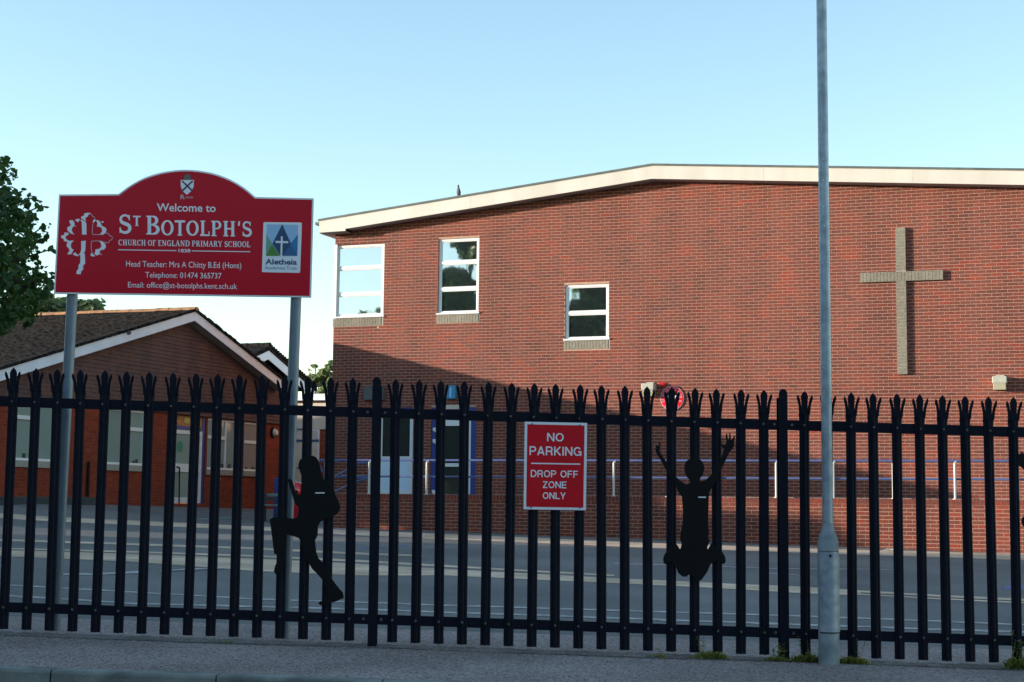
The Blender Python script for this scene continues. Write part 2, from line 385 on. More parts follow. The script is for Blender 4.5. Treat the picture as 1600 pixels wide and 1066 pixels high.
kerb = bpy.data.objects.new('kerb', None); COL.objects.link(kerb); kerb['kind'] = 'structure'
L = .915; x = -11.0
xj = on_f(339, 1050).x  # a joint seen in the photograph
xj = hit(339, 1052, (.0215, 1, 0), 8.73).x
x = xj - 12 * L
ksrc = MB()
prof = [(0, -.30), (0, -.018), (.006, -.006), (.018, 0), (.125, 0), (.125, -.30)]
vs = [(xx, y, z) for xx in (0, L - .009) for y, z in prof]; n = len(prof)
ksrc.add(vs, [(i, (i + 1) % n, n + (i + 1) % n, n + i) for i in range(n)] + [tuple(range(n))[::-1], tuple(range(n, 2 * n))])
kme = None
for i in range(24):
    xx = x + i * L
    if kme is None:
        o = ksrc.build('kerb_stone', M['kerb'], kerb); kme = o.data; o.location = (xx, KF(xx), kz(xx) + .003)
    else: o = piece('kerb_stone', kme, kerb, (xx, KF(xx), kz(xx) + .003))
    o.rotation_euler = (0, math.atan(.0205) + random.uniform(-.002, .002), -math.atan(.0215))
mb = MB(); mb.box(-60, 60, 8.76, 8.84, -1.5, -1.45)

# worn paint, and streaks of low sunlight painted as pale bands, on the playground
def band(pts, name, m, lift=.004):
    """pts: (x, y_top, y_bottom) seen in the photograph, laid on the ground"""
    mb = MB(); rows = []
    for k in range(len(pts) - 1):
        (x0, t0, b0), (x1, t1, b1) = pts[k], pts[k + 1]
        for q in range(7):
            f = q / 6
            if k and q == 0: continue
            rows.append((x0 + (x1 - x0) * f, t0 + (t1 - t0) * f, b0 + (b1 - b0) * f))
    vs = []
    for X, t, b in rows:
        p0 = on_ground(X, b); p1 = on_ground(X, t)
        for q in range(4):
            p = p0.lerp(p1, q / 3); vs.append((p.x, p.y, gz(p.x, p.y) + lift))
    fs = []
    for i in range(len(rows) - 1):
        for q in range(3): k = i * 4 + q; fs.append((k, k + 4, k + 5, k + 1))
    mb.add(vs, fs); return mb.build(name, m, playground, flip=False)
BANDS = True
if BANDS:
    band([(-60, 799, 807), (100, 809, 816), (400, 823, 829), (560, 829, 837), (1000, 848, 856), (1240, 857, 864), (1640, 867, 877)], 'sun_streak', M['buff'])
    band([(-60, 841, 844), (200, 849, 852), (400, 856, 859.5), (560, 864, 867), (660, 868, 870)], 'sun_streak', M['buff'])
    band([(-60, 855, 857), (200, 861.5, 864), (400, 868, 871), (560, 875.5, 879), (700, 884, 887), (960, 899, 901)], 'sun_streak', M['buff'])
    band([(-60, 858.5, 867), (200, 866, 878), (400, 873.5, 893), (560, 882, 900), (700, 890, 900), (960, 904.5, 912)], 'sun_streak', M['buff'])
    band([(960, 904.5, 912), (1100, 911, 918.5), (1240, 917, 927), (1330, 922.5, 931), (1345, 923.5, 930)], 'sun_streak', M['buff'])
    band([(1345, 923.5, 926.5), (1480, 931, 934), (1640, 938, 941.5)], 'sun_streak', M['buff'])
    band([(1345, 928.5, 930.5), (1480, 936, 938), (1640, 943.5, 945.5)], 'sun_streak', M['buff'])
band([(-60, 910, 912), (0, 913.5, 915), (400, 936, 938), (800, 949, 951), (1240, 962, 964), (1640, 977.5, 980)], 'painted_line', M['line'])
band([(-60, 926.5, 928.5), (0, 930, 932), (210, 943, 945), (560, 952, 954), (1000, 967, 969.5), (1240, 975.5, 978), (1640, 989, 991.5)], 'painted_line', M['line'])
band([(95, 898, 900), (160, 896, 899), (230, 893, 896)], 'painted_line', M['line'], .006)
band([(250, 893, 894.5), (300, 890, 892), (350, 888.5, 890)], 'painted_line', M['line'], .01)
band([(960, 880, 882), (1100, 884, 885.5), (1200, 888, 889.5), (1400, 890, 891)], 'painted_line', M['line_pink'])
band([(1190, 895, 896.5), (1240, 898, 899), (1270, 903, 904)], 'painted_line', M['line_pink'])
band([(560, 857, 858.5), (600, 855, 856), (640, 852, 853.5)], 'painted_line', M['line_blue'])
band([(380, 806, 808), (330, 811, 812), (290, 810, 811)], 'painted_line', M['line_green'], .006)
band([(1570, 917, 921), (1600, 914, 923), (1630, 914, 922)], 'painted_line', M['line_blue'])

# ------------------------------------------------------------------ school hall (the big brick building)
B0 = 35.8; AL = -17.88; AR = 7.0
RL, RR = (-18.15, 8.07), (-9.42, 8.945)             # roof line: left end, ridge
def roof_top(a):
    if a <= RR[0]: return RL[1] + (a - RL[0]) * (RR[1] - RL[1]) / (RR[0] - RL[0])
    return RR[1] - (a - RR[0]) * .0775
FH = .365
hall = thing('school_hall', 'large red brick school hall with shallow pitched roof and cream fascia behind the fence', 'building', P(AL, B0, .3))
def rect_b(x0, y0, x1, y1, b=B0):
    """pixel corners (top left, bottom right) -> a0, a1, z0, z1 on the wall"""
    a0, z1 = on_b(x0, y0, b); a1, _ = on_b(x1, y0, b); _, z0 = on_b(x0, y1, b)
    return a0, a1, z0, z1
W1 = rect_b(526, 383, 601, 497); W2 = rect_b(685.5, 374, 749, 491.5); W3 = rect_b(883, 445.5, 951.5, 532)
W1 = (AL + .01, W1[1], W1[2], W1[3])
D1 = (-16.95, -15.62, 1.12, 3.16); D2 = (-15.13, -13.93, 1.12, 3.2)
a0, z = on_b(590, 700, B0); a1, _ = on_b(645, 700, B0); D1 = (a0, a1, 1.10, 3.22)
a0, z = on_b(673, 700, B0); a1, _ = on_b(743.5, 700, B0); D2 = (a0, a1, 1.10, 3.25)
SILLH = .225
def sill_rect(W): return (W[0] - .03, W[1] + (.0 if W is W1 else .03), W[2] - SILLH, W[2])
holes = [W1, W2, W3, D1, D2]; sills = [sill_rect(q) for q in (W1, W2, W3)]
# backing wall of mortar with openings
cuts = sorted({AL, AR, RR[0], *[h[0] for h in holes], *[h[1] for h in holes], *np.arange(AL + 1, AR, 1.0)})
mb = MB()
BB = B0 + .0022
for a0, a1 in zip(cuts[:-1], cuts[1:]):
    if a1 - a0 < 1e-4: continue
    hs = sorted([(h[2], h[3]) for h in holes if h[0] < (a0 + a1) / 2 < h[1]]); z = -.6
    for h0, h1 in hs + [(None, None)]:
        t0 = (h0, h0) if h0 is not None else (roof_top(a0) - .1, roof_top(a1) - .1)
        mb.add([P(a0, BB, z), P(a1, BB, z), P(a1, BB, t0[1]), P(a0, BB, t0[0])], [(0, 1, 2, 3)])
        z = h1
for h in holes:  # reveals
    d = .11
    if h is not W1: mb.add([P(h[0], BB, h[2]), P(h[0], BB + d, h[2]), P(h[0], BB + d, h[3]), P(h[0], BB, h[3])], [(0, 1, 2, 3)])
    mb.add([P(h[1], BB, h[2]), P(h[1], BB + d, h[2]), P(h[1], BB + d, h[3]), P(h[1], BB, h[3])], [(3, 2, 1, 0)])
    mb.add([P(h[0], BB, h[3]), P(h[1], BB, h[3]), P(h[1], BB + d, h[3]), P(h[0], BB + d, h[3])], [(3, 2, 1, 0)])
    mb.add([P(h[0], BB, h[2]), P(h[1], BB, h[2]), P(h[1], BB + d, h[2]), P(h[0], BB + d, h[2])], [(0, 1, 2, 3)])
# left side and back walls
mb.add([P(AL + .004, BB, -.6), P(AL + .004, 52, -.6), P(AL + .004, 52, 7.9), P(AL + .004, BB, 7.9)], [(0, 1, 2, 3)])
mb.add([P(AR, BB, -.6), P(AR, 52, -.6), P(AR, 52, 7.4), P(AR, BB, 7.4)], [(3, 2, 1, 0)])
mb.add([P(AL, 52, -.6), P(AR, 52, -.6), P(AR, 52, 7.5), P(AL, 52, 7.9)], [(3, 2, 1, 0)])
mb.build('wall', M['mortar'], hall, flip=False)
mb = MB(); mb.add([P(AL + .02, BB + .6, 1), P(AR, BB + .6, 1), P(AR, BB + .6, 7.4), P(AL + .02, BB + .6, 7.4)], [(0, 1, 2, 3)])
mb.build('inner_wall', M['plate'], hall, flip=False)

def bricks(a_lo, a_hi, z_lo, z_hi, b, top, skip, parent, m, depth=.05, near=300, jit=.0009):
    """stretcher bond; the nearest ones in view are objects of their own"""
    lst = []
    for row in range(int(math.floor(z_lo / .075)), int(math.ceil(z_hi / .075)) + 1):
        z0 = row * .075 + .0105; z1 = (row + 1) * .075
        if z0 < z_lo - .001: continue
        off = .5 * (row % 2)
        for i in range(int(a_lo / .225) - 2, int(a_hi / .225) + 2):
            x0 = (i - off) * .225 + .0095; x1 = (i + 1 - off) * .225
            segs = [(max(x0, a_lo), min(x1, a_hi))]
            for s0, s1, q0, q1 in skip:
                if q1 > z0 + .012 and q0 < z1 - .012:
                    ns = []
                    for u0, u1 in segs:
                        if s1 <= u0 or s0 >= u1: ns.append((u0, u1)); continue
                        if s0 > u0: ns.append((u0, s0))
                        if s1 < u1: ns.append((s1, u1))
                    segs = ns
            for u0, u1 in segs:
                if u1 - u0 < .02 or z1 > top((u0 + u1) / 2): continue
                lst.append((u0, u1, z0, z1, b - random.uniform(-jit, jit)))
    def size(q):
        p = P((q[0] + q[1]) / 2, q[4], q[2]); return (0 if seen(p) else 1, p.y)
    full = sorted([q for q in lst if q[1] - q[0] > .214], key=size)
    indiv = full[:near]; ids = {id(q) for q in indiv}
    mb = MB()
    for q in lst:
        if id(q) in ids: continue
        u0, u1, z0, z1, bb = q; c = [P(u0, bb, z0), P(u1, bb, z0), P(u1, bb, z1), P(u0, bb, z1), P(u0, bb + depth, z0), P(u1, bb + depth, z0), P(u1, bb + depth, z1), P(u0, bb + depth, z1)]
        mb.add(c, [(0, 1, 2, 3), (4, 5, 1, 0), (1, 5, 6, 2), (3, 2, 6, 7), (4, 0, 3, 7)])
    mb.build('brickwork', m, parent, kind='stuff', flip=False)
    src = MB(); u = indiv[0][1] - indiv[0][0]; h = .0645; bv = .002
    src.add([(0, 0, 0), (.2155, 0, 0), (.2155, 0, h), (0, 0, h), (0, depth, 0), (.2155, depth, 0), (.2155, depth, h), (0, depth, h)],
            [(0, 1, 2, 3), (4, 5, 1, 0), (1, 5, 6, 2), (3, 2, 6, 7), (4, 0, 3, 7)])
    me = None
    for q in indiv:
        loc = P(q[0], q[4], q[2])
        if me is None:
            o = src.build('brick', m, None, flip=False); me = o.data; o.parent = parent
            o.location = loc - world_loc(parent); o.rotation_euler = (0, 0, -TH)
        else: piece('brick', me, parent, loc, -TH)
bricks(AL, AR, .9, 9, B0, lambda a: roof_top(a) - FH + .08, holes + sills, hall, M['brick'])
# bricks of the left return wall (seen only from the side)
mb = MB()
for row in range(12, 104):
    z0 = row * .075 + .0095; z1 = (row + 1) * .075; off = .1125 * (row % 2)
    for i in range(0, 20):
        b0 = B0 + i * .225 - off + .0095; b1 = b0 + .2155; b0 = max(b0, B0 + .01)
        if W1[2] - .25 < z0 < W1[3] and b0 < B0 + 1.0: continue
        mb.box(AL - .002, AL + .05, b0, b1, z0, z1, P)
mb.build('side_brickwork', M['brick'], hall, kind='stuff')

# fascia boards, roof edge, roof, soffit
BF = B0 - .40
segs = [(RL[0], -17.40), (-17.40, -14.0), (-14.0, RR[0]), (RR[0], -6.75), (-6.75, -3.4), (-3.4, 0), (0, 3.5), (3.5, AR + .3)]
for k, (a0, a1) in enumerate(segs):
    g = .004; a1 -= g if k != 2 else .001
    mb = MB(); zb0 = roof_top(a0) - FH; zb1 = roof_top(a1) - FH
    if k == 0: zb0 = zb1 = 7.715; 
    if k == 0: zb1 = 7.728
    T = [P(a0, BF, zb0), P(a1, BF, zb1), P(a1, BF, roof_top(a1) - .045), P(a0, BF, roof_top(a0) - .045)]
    mb.prism(T, P(0, .025, 0)); mb.build('fascia_board', M['fascia'], hall)
mb = MB()
mb.box(RL[0], RL[0] + .025, BF + .025, 52, 7.70, 8.02, P)                       # return fascia
mb.build('side_fascia', M['fascia'], hall)
mb = MB()
for a0, a1 in ((RL[0] - .03, RR[0]), (RR[0], AR + .3)):
    z0, z1 = roof_top(a0), roof_top(a1)
    c = [P(a0, BF - .02, z0 - .05), P(a1, BF - .02, z1 - .05), P(a1, 52, z1 - .05), P(a0, 52, z0 - .05), P(a0, BF - .02, z0), P(a1, BF - .02, z1), P(a1, 52, z1), P(a0, 52, z0)]
    mb.hexa(c)
mb.build('roof', M['roof_edge'], hall)
mb = MB()
mb.add([P(RL[0] + .02, BF + .02, 7.71), P(-17.4, BF + .02, 7.725), P(-17.4, B0 + .3, 7.725), P(RL[0] + .02, B0 + .3, 7.71)], [(0, 1, 2, 3)])
mb.add([P(RL[0] + .02, B0 + .3, 7.71), P(AL, B0 + .3, 7.71), P(AL, 52, 7.71), P(RL[0] + .02, 52, 7.71)], [(0, 1, 2, 3)])
for a0, a1 in ((-17.4, RR[0]), (RR[0], AR)):
    mb.add([P(a0, BF + .02, roof_top(a0) - FH + .01), P(a1, BF + .02, roof_top(a1) - FH + .01), P(a1, B0 + .02, roof_top(a1) - FH + .01), P(a0, B0 + .02, roof_top(a0) - FH + .01)], [(0, 1, 2, 3)])
mb.build('soffit', M['soffit'], hall, flip=False)
mb = MB(); mb.box(RL[0] - .13, RL[0] - .015, BF + .03, 51, 7.93, 8.0, P); mb.build('gutter', M['roof_edge'], hall)

def ring(mb, a0, a1, z0, z1, t, b0, b1, T=P, tb=None):
    tb = tb or t
    mb.box(a0, a0 + t, b0, b1, z0, z1, T); mb.box(a1 - t, a1, b0, b1, z0, z1, T)
    mb.box(a0 + t, a1 - t, b0, b1, z0, z0 + tb, T); mb.box(a0 + t, a1 - t, b0, b1, z1 - t, z1, T)
def window_b(W, fr, trans, label, extra_left=0):
    a0, a1, z0, z1 = W; fb0, fb1 = B0 + .035, B0 + .095
    win = MB(); ring(win, a0 + .002, a1 - .002, z0 + .002, z1 - .002, fr, fb0, fb1, P, fr)
    win.box(a0 - .03, a1 + .03, B0 - .035, B0 + .035, z0 - .012, z0 + .028, P)
    for zt in trans: win.box(a0 + fr, a1 - fr, fb0 + .002, fb1, zt - .037, zt + .037, P)
    o = win.build('window', M['white'], hall, label=label); bevel(o, .006)
    zs = [z0 + fr] + [q for zt in trans for q in (zt - .037, zt + .037)] + [z1 - fr]
    for k in range(0, len(zs), 2):
        p = MB(); p.box(a0 + fr + extra_left, a1 - fr, fb1 - .03, fb1 - .022, zs[k], zs[k + 1], P); p.build('pane', M['glass'], o)
        s = MB(); e = .022   # bead round each pane
        ring(s, a0 + fr, a1 - fr, zs[k], zs[k + 1], e, fb0 + .015, fb1 - .02, P); s.build('bead', M['white'], o)
    return o
def zrow(x, y): return on_b(x, y, B0)[1]
window_b(W1, .075, [zrow(565, 459), zrow(565, 418)], 'pale corner window of three stacked panes reflecting the sky')
# glazed return of the corner window
mb = MB(); TT = lambda b, a, z: P(a, b, z)
cw = MB(); a0 = AL - .02
for z0_, z1_ in ((W1[2], W1[2] + .07), (W1[3] - .07, W1[3])): cw.box(AL - .005, AL + .05, B0 - .01, B0 + 1.0, z0_, z1_, P)
cw.box(AL - .012, AL + .07, B0 - .012, B0 + .034, W1[2] - .03, W1[3] + .01, P); cw.box(AL - .005, AL + .05, B0 + .93, B0 + 1.0, W1[2] + .07, W1[3] - .07, P)
o = cw.build('corner_window_frame', M['white'], hall); bevel(o, .006)
p = MB(); p.box(AL + .02, AL + .028, B0 + .1, B0 + .93, W1[2] + .07, W1[3] - .07, P); p.build('pane', M['glass'], o)
window_b(W2, .06, [zrow(717, 451), zrow(717, 409.5)], 'tall window of three stacked dark panes')
window_b(W3, .06, [zrow(917, 488.5)], 'square window of two stacked dark panes')
for S in sills:   # soldier courses of grey-buff brick under the windows
    s = MB(); s.box(S[0], S[1], B0 + .0005, B0 + .05, S[2] + .0, S[3] - .014, P)
    o = s.build('sill', M['grey_mortar'], hall)
    a = S[0]; src = MB(); h = S[3] - S[2] - .02
    src.box(0, .066, -.004, .05, 0, h); me = None
    while a + .07 < S[1] + .01:
        if me is None:
            q = src.build('brick', M['grey_brick'], None); me = q.data; q.parent = o; q.location = P(a + .005, B0 - .004, S[2] + .003) - world_loc(o); q.rotation_euler = (0, 0, -TH)
        else: piece('brick', me, o, P(a + .005, B0 - .004 - random.uniform(0, .002), S[2] + .003), -TH)
        a += .075
# the brick cross
ca0, _ = on_b(1344.5, 433, B0); ca1, _ = on_b(1474, 433, B0)
cm = on_b(1408.2, 433, B0)[0]; zt = on_b(1408, 356.5, B0)[1]; zb = on_b(1410, 585.5, B0)[1]; zm = on_b(1408, 432.5, B0)[1]
CP = .075; hw = .1125
mb = MB(); mb.box(cm - hw + .004, cm + hw - .004, B0 - CP + .004, B0 + .002, zb + .003, zt - .004, P); mb.box(ca0 + .004, cm - hw + .004, B0 - CP + .004, B0 + .002, zm - hw + .004, zm + hw - .004, P); mb.box(cm + hw - .004, ca1 - .004, B0 - CP + .004, B0 + .002, zm - hw + .004, zm + hw - .004, P)
cross = mb.build('cross', M['grey_mortar'], hall, label='tall Latin cross of projecting grey-buff bricks')
srcv = MB(); srcv.box(0, .2155, 0, .06, 0, .066); srch = MB(); srch.box(0, .066, 0, .06, 0, .2155)
mev = meh = None
nv = int(round((zt - zb) / .075))
for i in range(nv):
    zz = zb + i * (zt - zb) / nv; loc = P(cm - hw + .005, B0 - CP - random.uniform(0, .004), zz + .004)
    if abs(zz + .0375 - zm) < hw + .0: continue
    if mev is None:
        q = srcv.build('brick', M['grey_brick'], None); mev = q.data; q.parent = cross; q.location = loc - world_loc(cross); q.rotation_euler = (0, 0, -TH)
    else: piece('brick', mev, cross, loc, -TH)
na = int(round((ca1 - ca0) / .075))
for i in range(na):
    aa = ca0 + i * (ca1 - ca0) / na; loc = P(aa + .004, B0 - CP - random.uniform(0, .004), zm - hw + .005)
    if meh is None:
        q = srch.build('brick', M['grey_brick'], None); meh = q.data; q.parent = cross; q.location = loc - world_loc(cross); q.rotation_euler = (0, 0, -TH)
    else: piece('brick', meh, cross, loc, -TH)

# doors of the hall
def rb(x0, y0, x1, y1): return rect_b(x0, y0, x1, y1)
a0, a1, z0, z1 = D1; zmid = zrow(620, 714.5)
fr = MB(); ring(fr, a0 + .003, a1 - .003, z0, z1, .10, B0 + .03, B0 + .09, P); fr.box(a0 + .1, a1 - .1, B0 + .03, B0 + .09, zmid - .05, zmid + .02, P)
d = fr.build('door', M['white'], hall, label='pale blue and white door with a dark upper pane'); bevel(d, .005)
p = MB(); p.box(a0 + .1, a1 - .1, B0 + .06, B0 + .07, zmid + .02, z1 - .1, P); p.build('pane', M['glass_dark'], d)
am = (a0 + a1) / 2
for q0, q1 in ((a0 + .1, am - .03), (am + .03, a1 - .1)):
    p = MB(); p.box(q0, q1, B0 + .045, B0 + .06, z0 + .1, zmid - .05, P); p.build('door_panel', M['pale_blue'], d)
p = MB(); p.box(am - .03, am + .03, B0 + .035, B0 + .06, z0 + .1, zmid - .05, P); p.build('door_rail', M['pale_blue'], d)
p = MB(); p.box(a0, a1, B0 - .01, B0 + .03, z1 - .035, z1 + .03, P); p.build('blue_head_trim', M['blue'], d)
p = MB()
for zz in (zrow(640, 690), zrow(640, 675)): p.box(a1 - .05, a1 - .01, B0 + .005, B0 + .03, zz - .05, zz + .05, P)
p.build('hinge', M['white'], d)
a0, a1, z0, z1 = D2
fr = MB(); ring(fr, a0 + .003, a1 - .003, z0, z1, .14, B0 + .02, B0 + .09, P, .02)
d = fr.build('door', M['blue'], hall, label='blue framed white door with a dark glass middle'); bevel(d, .005)
f2 = MB(); f2.box(a0 + .143, a0 + .22, B0 + .035, B0 + .085, z0, z1 - .14, P); f2.box(a1 - .31, a1 - .143, B0 + .035, B0 + .085, z0, z1 - .14, P)
zt1 = zrow(706, 658.5); zt2 = zrow(706, 665.5); zr1 = zrow(706, 724); zr2 = zrow(706, 729.5)
f2.box(a0 + .22, a1 - .31, B0 + .035, B0 + .085, zt2, z1 - .14, P); f2.box(a0 + .22, a1 - .31, B0 + .035, B0 + .085, zr2, zr1, P)
q = f2.build('door_leaf', M['white'], d); bevel(q, .005)
p = MB(); p.box(a0 + .22, a1 - .31, B0 + .06, B0 + .07, z0, zr2, P); p.box(a0 + .22, a1 - .31, B0 + .06, B0 + .07, zr1, zt2, P); p.build('pane', M['glass_dark'], d)
p = MB()
for zz in (zrow(675, 671.5), zrow(675, 689.5), zrow(675, 769)):
    p.box(a0 + .05, a0 + .145, B0 + .0, B0 + .02, zz - .03, zz + .05, P); p.box(a0 + .09, a0 + .17, B0 + .0, B0 + .022, zz - .06, zz - .01, P)
p.build('hinge', M['white'], d)
p = MB(); p.tube(P(a1 - .22, B0 + .0, zrow(735, 726) + .05), P(a1 - .22, B0 + .0, zrow(735, 726) - .05), .012); p.build('handle', M['plate'], d)

# fittings on the hall's wall: things of their own
def wall_lamp(x0, y0, x1, y1, depth, label, group=None):
    a0, a1, z0, z1 = rect_b(x0, y0, x1, y1, B0 - depth)
    t = thing('wall_lamp', label, 'wall lamp', P((a0 + a1) / 2, B0, z0), group)
    mb = MB(); zc = z0 + (z1 - z0) * .48
    mb.hexa([P(a0, B0 - depth, zc), P(a1, B0 - depth, zc), P(a1, B0 - .001, zc), P(a0, B0 - .001, zc), P(a0, B0 - depth + .0, z1), P(a1, B0 - depth, z1), P(a1, B0 - .001, z1), P(a0, B0 - .001, z1)])
    o = mb.build('housing', M['lamp_beige'], t); bevel(o, .012, 2)
    mb = MB(); i = .02
    mb.hexa([P(a0 + i, B0 - depth + .06, z0), P(a1 - i, B0 - depth + .06, z0), P(a1 - i, B0 - .002, z0), P(a0 + i, B0 - .002, z0), P(a0 + i, B0 - depth + .01, zc - .001), P(a1 - i, B0 - depth + .01, zc - .001), P(a1 - i, B0 - .002, zc - .001), P(a0 + i, B0 - .002, zc - .001)])
    o = mb.build('lens', M['lamp_glass'], t); bevel(o, .01, 2)
    mb = MB(); mb.box(a0 + .06, a1 - .06, B0 - .03, B0 - .0025, z1 + .001, z1 + .04, P); mb.build('mount', M['lamp_beige'], t)
    return t
LG = 'boxy lamps on the hall wall'
wall_lamp(1550, 588, 1573, 609, .28, 'boxy beige wall lamp to the lower right of the brick cross', LG)
wall_lamp(1002, 599, 1021, 619, .28, 'boxy beige wall lamp just left of the round red badge', LG)
# small red alarm next to it
a, z = on_b(1036, 602, B0)
t = thing('alarm_bell', 'small red alarm bell on the wall between lamp and round badge', 'alarm', P(a, B0, z))
mb = MB()
mb.tube(P(a, B0 - .0205, z), P(a, B0 - .07, z), .05, .04, 16); o = mb.build('bell_dome', M['red_plastic'], t, smooth=True)
mb = MB(); mb.box(a - .09, a + .08, B0 - .02, B0 - .001, z - .03, z + .055, P); mb.build('back_plate', M['red_plastic'], t)
# round badge
a, z = on_b(1050.5, 622.5, B0); R_ = .285
t = thing('round_badge', 'round red school badge with white ring of lettering on the brick wall', 'badge', P(a, B0, z))
def disc(mb, r, b0, b1, n=40):
    mb.tube(P(a, b0, z), P(a, b1, z), r, r, n)
mb = MB(); disc(mb, R_, B0 - .03, B0 - .001); mb.build('rim', M['badge_pink'], t)
mb = MB(); disc(mb, R_ * .94, B0 - .036, B0 - .0305); mb.build('red_disc', M['sign_red2'], t)
mb = MB(); disc(mb, R_ * .60, B0 - .040, B0 - .0365); mb.build('dark_centre', M['plate'], t)
def arc_text(mb, s, rad, h, ang0, ang1, b, top=True):
    for i, ch in enumerate(s):
        if ch == ' ': continue
        f = i / (len(s) - 1); an = ang0 + (ang1 - ang0) * f
        vs, fs = text2d(ch, .02); xs = [v[0] for v in vs]; cx = (min(xs) + max(xs)) / 2
        rot = an - math.pi / 2 if top else an + math.pi / 2
        out = []
        for vx, vy in vs:
            lx, ly = (vx - cx) * h / .7, (vy - .35) * h / .7
            out.append(P(a + rad * math.cos(an) + lx * math.cos(rot) - ly * math.sin(rot), b, z + rad * math.sin(an) + lx * math.sin(rot) + ly * math.cos(rot)))
        mb.add(out, fs)
mb = MB(); arc_text(mb, 'ST BOTOLPH\'S C OF E', R_ * .76, .058, math.radians(200), math.radians(-20), B0 - .041)
arc_text(mb, 'PRIMARY', R_ * .78, .058, math.radians(232), math.radians(308), B0 - .041, False); mb.build('lettering', M['badge_pink'], t, flip=False)
mb = MB()
for s in (-1, 1):
    mb.add([P(a + s * .035, B0 - .042, z - .10), P(a + s * .105, B0 - .042, z + .06), P(a + s * .06, B0 - .042, z + .06), P(a + s * .025, B0 - .042, z - .02)], [(0, 1, 2, 3)])
mb.build('emblem', M['sign_white'], t, flip=False)
# teal lamp box + cream plate over the door, grey box
a0, a1, z0, z1 = rect_b(700, 603, 714, 624)
t = thing('door_lamp', 'small blue lamp box above the blue framed door', 'lamp', P(a0, B0, z0))
mb = MB(); mb.box(a0, a1, B0 - .12, B0 - .001, z0, z1, P); bevel(mb.build('lamp_body', M['sign_teal'], t), .02, 2)
mb = MB(); mb.box((a0 + a1) / 2 - .025, (a0 + a1) / 2 + .02, B0 - .126, B0 - .1205, z0 + .04, z1 - .05, P); mb.build('pale_stripe', M['lt_blue'], t)
a0, a1, z0, z1 = rect_b(698, 633, 718, 640)
mb = MB(); mb.box(a0, a1, B0 - .06, B0 - .001, z0, z1, P); tag(bevel(mb.build('emergency_light', M['cream_panel']), .008), 'cream emergency light strip directly over the blue framed door', 'light')
a0, a1, z0, z1 = rect_b(572, 604, 602, 626)
mb = MB(); mb.box(a0, a1, B0 - .14, B0 - .001, z0, z1, P); tag(bevel(mb.build('cable_box', M['roof_felt']), .01), 'dark cable box on the wall behind the plain fence post', 'box')
# pigeon
pa = on_b(713, 305, BF)[0]; pz = roof_top(pa)
mb = MB(); n = 10
prof = [(-.17, .03, .012), (-.11, .05, .03), (-.05, .085, .055), (0, .12, .065), (.045, .165, .055), (.065, .205, .035), (.07, .235, .028), (.08, .262, .03), (.10, .278, .022), (.118, .278, .006)]
vs = []; fs = []
for k, (dx, dz, r) in enumerate(prof):
    for i in range(n):
        t_ = 2 * math.pi * i / n; vs.append(P(pa + math.cos(t_) * r * .9 + dx * .25, BF + .15 - dx * .95 , pz + dz + math.sin(t_) * r))
for k in range(len(prof) - 1): fs += [(k * n + i, k * n + (i + 1) % n, (k + 1) * n + (i + 1) % n, (k + 1) * n + i) for i in range(n)]
mb.add(vs, fs + [tuple(range(n))[::-1]])
t = thing('pigeon', 'small grey pigeon standing on the edge of the hall roof', 'bird', P(pa, BF + .1, pz))
mb.build('body', M['pigeon'], t, smooth=True)
mb = MB()
for s in (-.02, .02): mb.tube(P(pa + s, BF + .13, pz + .001), P(pa + s, BF + .14, pz + .08), .006, .008, 6)
mb.build('leg', M['debris'], t)

# ------------------------------------------------------------------ terrace (ramp) wall in front of the hall
BT = 31.5; TZ = 1.085; TAL = on_b(506, 800, BT)[0]
terr = thing('terrace', 'raised brick terrace with soldier course edge below the blue handrail', 'terrace', P(TAL, BT, .1))
mb = MB(); mb.box(TAL + .004, AR + 1, BT + .0022, B0 - .05, -.7, TZ - .005, P); mb.build('core', M['mortar'], terr)
mb = MB(); mb.box(TAL + .004, AR + 1, BT + .22, B0 - .052, TZ - .0045, TZ + .012, P); mb.build('walkway', M['pave'], terr)
bricks(TAL, AR, -.4, TZ - .11, BT, lambda a: TZ - .105, [], terr, M['brick_t'])
src = MB(); src.box(0, .0665, 0, .215, 0, .1045); me = None
lst = []; a = TAL
while a < AR: lst.append(a); a += .0755
lst.sort(key=lambda q: (0 if seen(P(q, BT, TZ)) else 1, -q))
rest = MB()
for k, a in enumerate(lst):
    loc = P(a + .004, BT - .004, TZ - .105)
    if k < 220:
        if me is None:
            q = src.build('coping_brick', M['brick_t'], None); me = q.data; q.parent = terr; q.location = loc - world_loc(terr); q.rotation_euler = (0, 0, -TH)
        else: piece('coping_brick', me, terr, loc, -TH)
    else: rest.box(a + .004, a + .0705, BT - .004, BT + .21, TZ - .105, TZ - .0005, P)
if rest.v: rest.build('coping', M['brick_t'], terr, kind='stuff')

